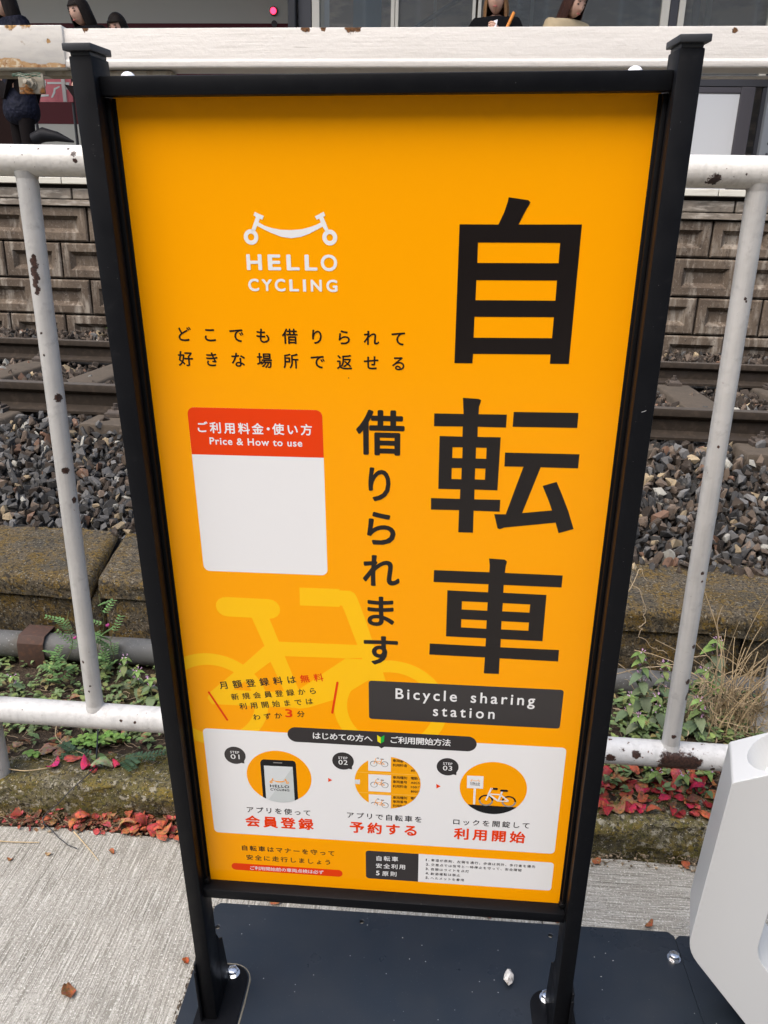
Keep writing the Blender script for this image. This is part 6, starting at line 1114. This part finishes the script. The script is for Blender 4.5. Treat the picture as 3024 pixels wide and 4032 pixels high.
# canopy
can = thing('platform_canopy', 'dark platform roof carried on steel columns above the waiting people', 'canopy', M=T(0, 0, 0))
MB().box(-16, 12, 6.0, 10.1, 5.5, 5.65).build('roof_deck', mat('canopy_deck', (.07, .068, .065), .8), can)
for x in (-7, 6.2): MB().box(x - .1, x + .1, 8.9, 9.1, FZ, 5.5).build('column', dkg, can)
bw = MB().box(-25, 25, 13.6, 13.9, .2, 6.5).build('trackside_wall', mat('far_wall', (.06, .055, .05), .9)); bw.matrix_world = T(0, 0, 0); tag(bw, 'dark wall beyond the standing train', 'wall')
# mirrored red board
sg = thing('sign_board', 'pinkish-red board with mirrored white kana beside the quilted coat', 'sign board', M=Matrix.Translation((-3.62, 8.0, 2.70)))
MB().box(-.30, .115, 0, .012, -.105, .105).build('panel', mat('faded_red_board', (.60, .16, .18), .5, layers=[(14, 4, .5, .7, (.50, .12, .14))]), sg)
wl = mat('white_lettering', (.62, .66, .63), .5)
[MB().box(*b_).build('strap', mat('strap_white', (.60, .58, .54), .5), sg) for b_ in ((-.245, -.215, -.012, -.0005, -.105, -.045), (.025, .060, -.014, -.0005, -.105, .105))]
b = MB()   # mirrored pi: ring, two strokes
b.prism([(-.200, -.062), (-.115, -.058), (-.115, -.042), (-.200, -.044)], 'y', -.003, -.0004); b.prism([(-.195, .018), (-.14, .02), (-.128, .045), (-.145, .048), (-.152, .034), (-.195, .032)], 'y', -.003, -.0004)
for i in range(16):
    a, a2 = i / 16 * 6.283, (i + 1) / 16 * 6.283; c = (-.148, .062)
    b.add([(c[0] + r_ * math.cos(t), -.0025, c[1] + r_ * math.sin(t)) for t, r_ in ((a, .020), (a2, .020), (a2, .011), (a, .011))], [(0, 1, 2, 3)])
b.prism([(-.115, .045), (.022, .045), (.022, .062), (-.115, .062)], 'y', -.003, -.0004); b.prism([(-.095, -.068), (-.078, -.068), (-.050, -.030), (-.038, .012), (-.056, .014), (-.068, -.022)], 'y', -.003, -.0004); b.prism([(.062, .060), (.098, .060), (.090, .015), (.066, -.005), (.062, .008)], 'y', -.003, -.0004); b.prism([(-.052, .012), (.0, .03), (.0, .018), (-.046, -.004)], 'y', -.0032, -.0005)
b.build('lettering', wl, sg, fix=False)
MB().tube([(.10, .03, -.95), (.10, .03, .12)], .014, 10).tube([(-.28, .03, -.95), (-.28, .03, .12)], .014, 10).build('stand_leg', dkg, sg)

# people
def skinned(nodes, edges, sub=2):
    names = list(nodes); me = bpy.data.meshes.new('skin'); me.from_pydata([nodes[n][0] for n in names], [(names.index(a), names.index(b)) for a, b in edges], [])
    o = bpy.data.objects.new('skin', me); COL.objects.link(o); md = o.modifiers.new('s', 'SKIN'); md.use_smooth_shade = True
    for i, n in enumerate(names):
        r = nodes[n][1]; me.skin_vertices[0].data[i].radius = (r, r) if not isinstance(r, tuple) else r
    me.skin_vertices[0].data[0].use_root = True
    o.modifiers.new('d', 'SUBSURF').levels = sub
    dg = bpy.context.evaluated_depsgraph_get(); dg.update(); r_ = bpy.data.meshes.new_from_object(o.evaluated_get(dg)); bpy.data.objects.remove(o); v, F = mesh_np(r_); return v, F
skin = mat('skin', (.55, .34, .25), .55, spec=.35, layers=[(30, 3, .5, .7, (.50, .28, .21))]); hair_dk = mat('dark_hair', (.012, .008, .006), .55, spec=.18, bumps=[(1, 4, .6, .01, (220, 220, 12))]); hair_bl = mat('fair_hair', (.26, .14, .06), .5, spec=.25, layers=[(1, 4, .45, .65, (.16, .08, .035), (160, 160, 8))], bumps=[(1, 4, .6, .01, (220, 220, 12))]); hair_br = mat('brown_hair', (.034, .013, .009), .5, spec=.2, layers=[(1, 4, .5, .7, (.085, .032, .018), (160, 160, 6))], bumps=[(1, 4, .6, .01, (220, 220, 12))])
def person(label, x, y, h, face, coat_m, hair_m, bow=.25, hands=None, legs_m=None, coat_len=.52, hair_len=.20, fringe=True, z=FZ, tip=0):
    """face: heading the person looks to, 0 = towards the viewer, positive = to their left (viewer's right)"""
    k = h / 1.62; p = thing('person', label, 'person', M=T(x, y, z) @ Matrix.Rotation(face, 4, 'Z'))
    hd = Vector((0, -.035 - .09 * bow, 1.50)); J = {'pel': ((0, 0, .92), (.145, .105)), 'wai': ((0, 0, 1.08), (.125, .09)), 'che': ((0, .005, 1.24), (.15, .105)), 'nb': ((0, .01, 1.355), (.075, .065)), 'nk': ((0, -.01 - .03 * bow, 1.41), (.052, .052))}
    E = [('pel', 'wai'), ('wai', 'che'), ('che', 'nb'), ('nb', 'nk')]
    for s, n in ((-1, 'l'), (1, 'r')):
        J['hip' + n] = ((s * .085, 0, .84), (.085, .085)); J['kne' + n] = ((s * .09, -.01, .46), (.058, .058)); J['ank' + n] = ((s * .09, .01, .085), (.042, .042)); J['toe' + n] = ((s * .095, -.12, .035), (.04, .03))
        E += [('pel', 'hip' + n), ('hip' + n, 'kne' + n), ('kne' + n, 'ank' + n), ('ank' + n, 'toe' + n)]
        J['sho' + n] = ((s * .165, .01, 1.32), (.06, .06))
        if hands: el, wr = (s * .225, -.10, 1.09), (s * .055, -.27, 1.165 + .02 * s)
        else: el, wr = (s * .225, .02, 1.07), (s * .125, -.055, .985)
        J['elb' + n] = (el, (.045, .045)); J['wri' + n] = (wr, (.030, .030)); E += [('che', 'sho' + n), ('sho' + n, 'elb' + n), ('elb' + n, 'wri' + n)]
    sc = lambda J_: {a: (tuple(c * k for c in v[0]), tuple(c * k for c in v[1])) for a, v in J_.items()}
    v, F = skinned(sc(J), E, 1); bd = MB(); bd.add(v.tolist(), F)
    # head: shaped ball with jaw, brow, nose, lips and ears, one mesh with the body
    Mh = Matrix.Translation(hd * k) @ Matrix.Rotation(bow, 4, 'X') @ Matrix.Rotation(tip, 4, 'Z'); V = []; b2 = MB(); b2.ball((0, 0, 0), 1, 24, 18)
    for (a, b_, c) in b2.v:
        jaw = 1 - .30 * max(0, -c) ** 1.4; yy = b_ * .094 * (1 - .10 * max(0, -c) * (b_ > 0)); xx = a * .075 * jaw; zz = c * .112
        if b_ < -.3 and abs(a) < .35:
            nose = math.exp(-((c + .12) / .16) ** 2 - (a / .16) ** 2) * .020; lips = math.exp(-((c + .50) / .09) ** 2 - (a / .25) ** 2) * .006; eye = -math.exp(-((c - .10) / .12) ** 2 - ((abs(a) - .42) / .16) ** 2) * .010; yy -= nose + lips + eye
        V.append(Mh @ (Vector((xx, yy, zz)) * k))
    bd.add(V, b2.f)
    for s in (-1, 1):
        e_ = MB().ball((s * .074, .008, -.005), (.010, .018, .028), 8, 6); bd.add([Mh @ (Vector(q_) * k) for q_ in e_.v], e_.f)
    if hands:   # palms with four bent fingers and a thumb each, closing round the phone
        for s in (-1, 1):
            w0 = Vector((s * .055, -.27, 1.165 + .02 * s)); pc = Vector((s * .030, -.305, 1.205 + .02 * s)); hb_ = MB().tube([w0 * k, (w0.lerp(pc, .6)) * k, (pc + Vector((-s * .008, -.004, .022))) * k], [.024 * k, .030 * k, .024 * k], 10)
            for f in range(4):
                o_ = Vector((-s * .004 + s * .002 * f, -.018 - .004 * f, .030 - .017 * f)); L = (.034, .040, .037, .029)[f]
                P_ = [pc + o_, pc + o_ + Vector((-s * .014, -.018, .012)) , pc + o_ + Vector((-s * .034, -.014, .016)), pc + o_ + Vector((-s * (.034 + L * .5), .002, .012))]; hb_.tube([q_ * k for q_ in P_], [.0095 * k, .0092 * k, .0085 * k, .0065 * k], 8)
            P_ = [pc + Vector((-s * .002, .006, -.004)), pc + Vector((-s * .012, .010, .030)), pc + Vector((-s * .026, -.004, .052))]; hb_.tube([q_ * k for q_ in P_], [.012 * k, .0105 * k, .0075 * k], 8); bd.add(hb_.v, hb_.f)
    else:
        for s in (-1, 1):
            w0 = Vector((s * .125, -.055, .985)); hb_ = MB().tube([w0 * k, (w0 + Vector((0, -.02, -.06))) * k, (w0 + Vector((0, -.025, -.09))) * k], [.026 * k, .036 * k, .030 * k], 10)
            for f in range(4): o_ = w0 + Vector((0, -.045 + .017 * f, -.09)); hb_.tube([o_ * k, (o_ + Vector((-s * .006, 0, -.04))) * k, (o_ + Vector((-s * .018, 0, -.068 - .006 * (f in (1, 2))))) * k], [.009 * k, .0085 * k, .006 * k], 7)
            o_ = w0 + Vector((0, -.045, -.05)); hb_.tube([o_ * k, (o_ + Vector((-s * .01, -.025, -.03))) * k, (o_ + Vector((-s * .02, -.03, -.055))) * k], [.011 * k, .0095 * k, .007 * k], 7); bd.add(hb_.v, hb_.f)
    bd.build('body', skin, p, smooth=60)
    ey = MB(); mo = MB()
    for s in (-1, 1):
        e_ = MB().ball((s * .030, -.082, .010), (.012, .006, .0055), 10, 6); ey.add([Mh @ (Vector(q_) * k) for q_ in e_.v], e_.f); e_ = MB().ball((s * .030, -.085, .032), (.018, .005, .0035), 8, 4); ey.add([Mh @ (Vector(q_) * k) for q_ in e_.v], e_.f)
    ey.build('eyes', hair_dk, p); e_ = MB().ball((0, -.090, -.056), (.020, .006, .006), 10, 6); mo.add([Mh @ (Vector(q_) * k) for q_ in e_.v], e_.f); mo.build('mouth', mat('lips', (.40, .12, .10), .5), p)
    # hair: cap over skull falling to hair_len below the chin, open at the face
    hv = []; nu, nv = 36, 16; hf = []
    for j in range(nv + 1):
        for i in range(nu):
            th = 2 * math.pi * i / nu; f = j / nv; front = max(0, -math.sin(th)) ; cosx = math.cos(th)
            openf = front > .55 and abs(cosx) < .80
            if f < .45: ph = f / .45 * math.pi * .5 * (.66 if openf else 1); r_ = math.sin(ph); z_ = math.cos(ph) * .124; x_ = cosx * .089 * r_; y_ = math.sin(th) * .108 * r_ + .006
            else:
                g = (f - .45) / .55; dn = .10 + hair_len; z_ = -g * dn; wv = 1 + .04 * math.sin(i * 3 + g * 6); x_ = cosx * (.092 + .012 * math.sin(g * 3)) * wv; y_ = math.sin(th) * .106 * wv + .008 + .02 * g
                if openf: z_ = .062 - .012 * g * (1 if fringe else 0); y_ = math.sin(th) * .095; x_ = cosx * .082
            hv.append(Mh @ (Vector((x_, y_, z_)) * k))
    for j in range(nv):
        for i in range(nu): hf.append((j * nu + i, j * nu + (i + 1) % nu, (j + 1) * nu + (i + 1) % nu, (j + 1) * nu + i))
    b3 = MB(); b3.add(hv, hf); b3.build('hair', hair_m, p, smooth=60)
    # coat over torso and arms
    g_ = {n: J[n] for n in ('pel', 'wai', 'che', 'nb')}; g_['hem'] = ((0, 0, .92 - (coat_len - .30)), (.185, .15)); CE = [('pel', 'wai'), ('wai', 'che'), ('che', 'nb'), ('pel', 'hem')]
    g_ = {n: (v_[0], tuple(r_ + .032 for r_ in v_[1])) for n, v_ in g_.items()}
    for n in 'lr':
        for a in ('sho', 'elb'): g_[a + n] = (J[a + n][0], tuple(r_ + .028 for r_ in J[a + n][1]))
        w_ = Vector(J['elb' + n][0]).lerp(Vector(J['wri' + n][0]), .86); g_['cuf' + n] = (tuple(w_), (.050, .050)); CE += [('che', 'sho' + n), ('sho' + n, 'elb' + n), ('elb' + n, 'cuf' + n)]
    v, F = skinned(sc(g_), CE, 2); b4 = MB(); b4.add(v.tolist(), F); b4.build('coat', coat_m, p, smooth=70)
    l_ = {n: J[n] for n in ('pel', 'hipl', 'hipr', 'knel', 'kner', 'ankl', 'ankr')}; l_ = {n: (v_[0], tuple(r_ + .014 for r_ in v_[1])) for n, v_ in l_.items()}
    v, F = skinned(sc(l_), [('pel', 'hipl'), ('pel', 'hipr'), ('hipl', 'knel'), ('hipr', 'kner'), ('knel', 'ankl'), ('kner', 'ankr')], 1); b5 = MB(); b5.add(v.tolist(), F); b5.build('trousers', legs_m or mat('dark_trousers', (.008, .006, .006), .9, spec=.1), p, smooth=70)
    return p, k
quilt = mat('navy_quilt', (.006, .007, .015), .7, spec=.15, layers=[(26, 2, .5, .62, (.011, .012, .024))], bumps=[(22, 1, .6, .03)]); blackc = mat('black_jumper', (.006, .006, .007), .9, spec=.1); beige = mat('beige_coat', (.42, .33, .20), .8)
person('person with long dark hair in a navy quilted coat at far left', -3.80, 7.4, 1.60, R(-38), quilt, hair_dk, .12, coat_len=.70)
person('person with dark side-swept hair before the cream train', -3.17, 7.5, 1.55, R(-25), blackc, hair_dk, .35, hair_len=.16)
person('shorter dark-haired person with a fringe behind the white beam, head bowed', -2.93, 7.7, 1.47, R(-10), blackc, hair_dk, .40, hair_len=.10)
p4, k4 = person('fair-haired person in a black jumper holding a phone in both hands', .36, 7.4, 1.62, R(-6), blackc, hair_bl, .18, hands=True, hair_len=.12)
pst = MB().tube([(.15, -.10, 1.385), (.12, -.155, 1.30), (.06, -.17, 1.16), (-.05, -.165, 1.0)], .013, 8).build('bag_strap', mat('orange_strap', (.62, .22, .03), .6), p4, smooth=60)
ph = MB().box(-.037, .037, -.005, .005, -.075, .075).build('phone', mat('white_phone', (.66, .66, .68), .25), bevel=.004); ph.matrix_world = p4.matrix_world @ Matrix.Translation((.004, -.325, 1.245)) @ Matrix.Rotation(R(-52), 4, 'X') @ Matrix.Rotation(R(-20), 4, 'Z'); tag(ph, 'white phone held up by the fair-haired person', 'phone')
person('person with very long brown hair hanging forward over a beige coat', .95, 7.45, 1.60, R(32), beige, hair_br, .50, hair_len=.42)
bag = MB().tube([(0, 0, 0), (.10, -.01, .035), (.22, -.01, .02), (.36, 0, -.02)], [.05, .06, .04, .008], 16).build('bag', mat('black_bag', (.006, .006, .008), .6, spec=.2), smooth=60); bag.matrix_world = Matrix.Translation((-3.60, 7.32, 2.20)); tag(bag, 'black bag slung at the hip of the quilted coat', 'bag')
dp = MB().box(-.22, .22, -.05, .05, 0, 1.25).build('pillar_panel', mat('dark_brown_panel', (.014, .006, .005), .8, spec=.1), bevel=.01); dp.matrix_world = T(-4.30, 7.9, FZ); tag(dp, 'dark brown panel standing behind the quilted coat at far left', 'panel')

# ---------------------------------------------------------------- street side behind the viewer, seen mirrored in the waiting room glass
hs = thing('house', 'brown three-storey house across the street mirrored in the waiting room glass', 'house', (0, -8.5, 0))
MB().box(-14, 14, -5, 0, 0, 8.8).build('wall', mat('house_render', (.34, .25, .18), .9, layers=[(2, 4, .5, .7, (.22, .16, .12))]), hs)
MB().prism([(-5.4, 8.8), (.4, 8.8), (-2.5, 10.2)], 'x', -12.4, 12.4).build('roof', mat('house_roof', (.10, .10, .105), .7), hs)
for i, x in enumerate((-9.5, -6, -2.5, 1, 4.5, 8)):
    for z in (.9, 3.6, 6.3):
        w_ = MB().box(x - .8, x + .8, .001, .05, z, z + 1.5).build('window', mat('house_frame', (.8, .8, .78), .5), hs); MB().box(x - .72, x - .03, .0505, .056, z + .08, z + 1.42).box(x + .03, x + .72, .0505, .056, z + .08, z + 1.42).build('pane', mat('house_glass', (.05, .06, .07), .15), w_)
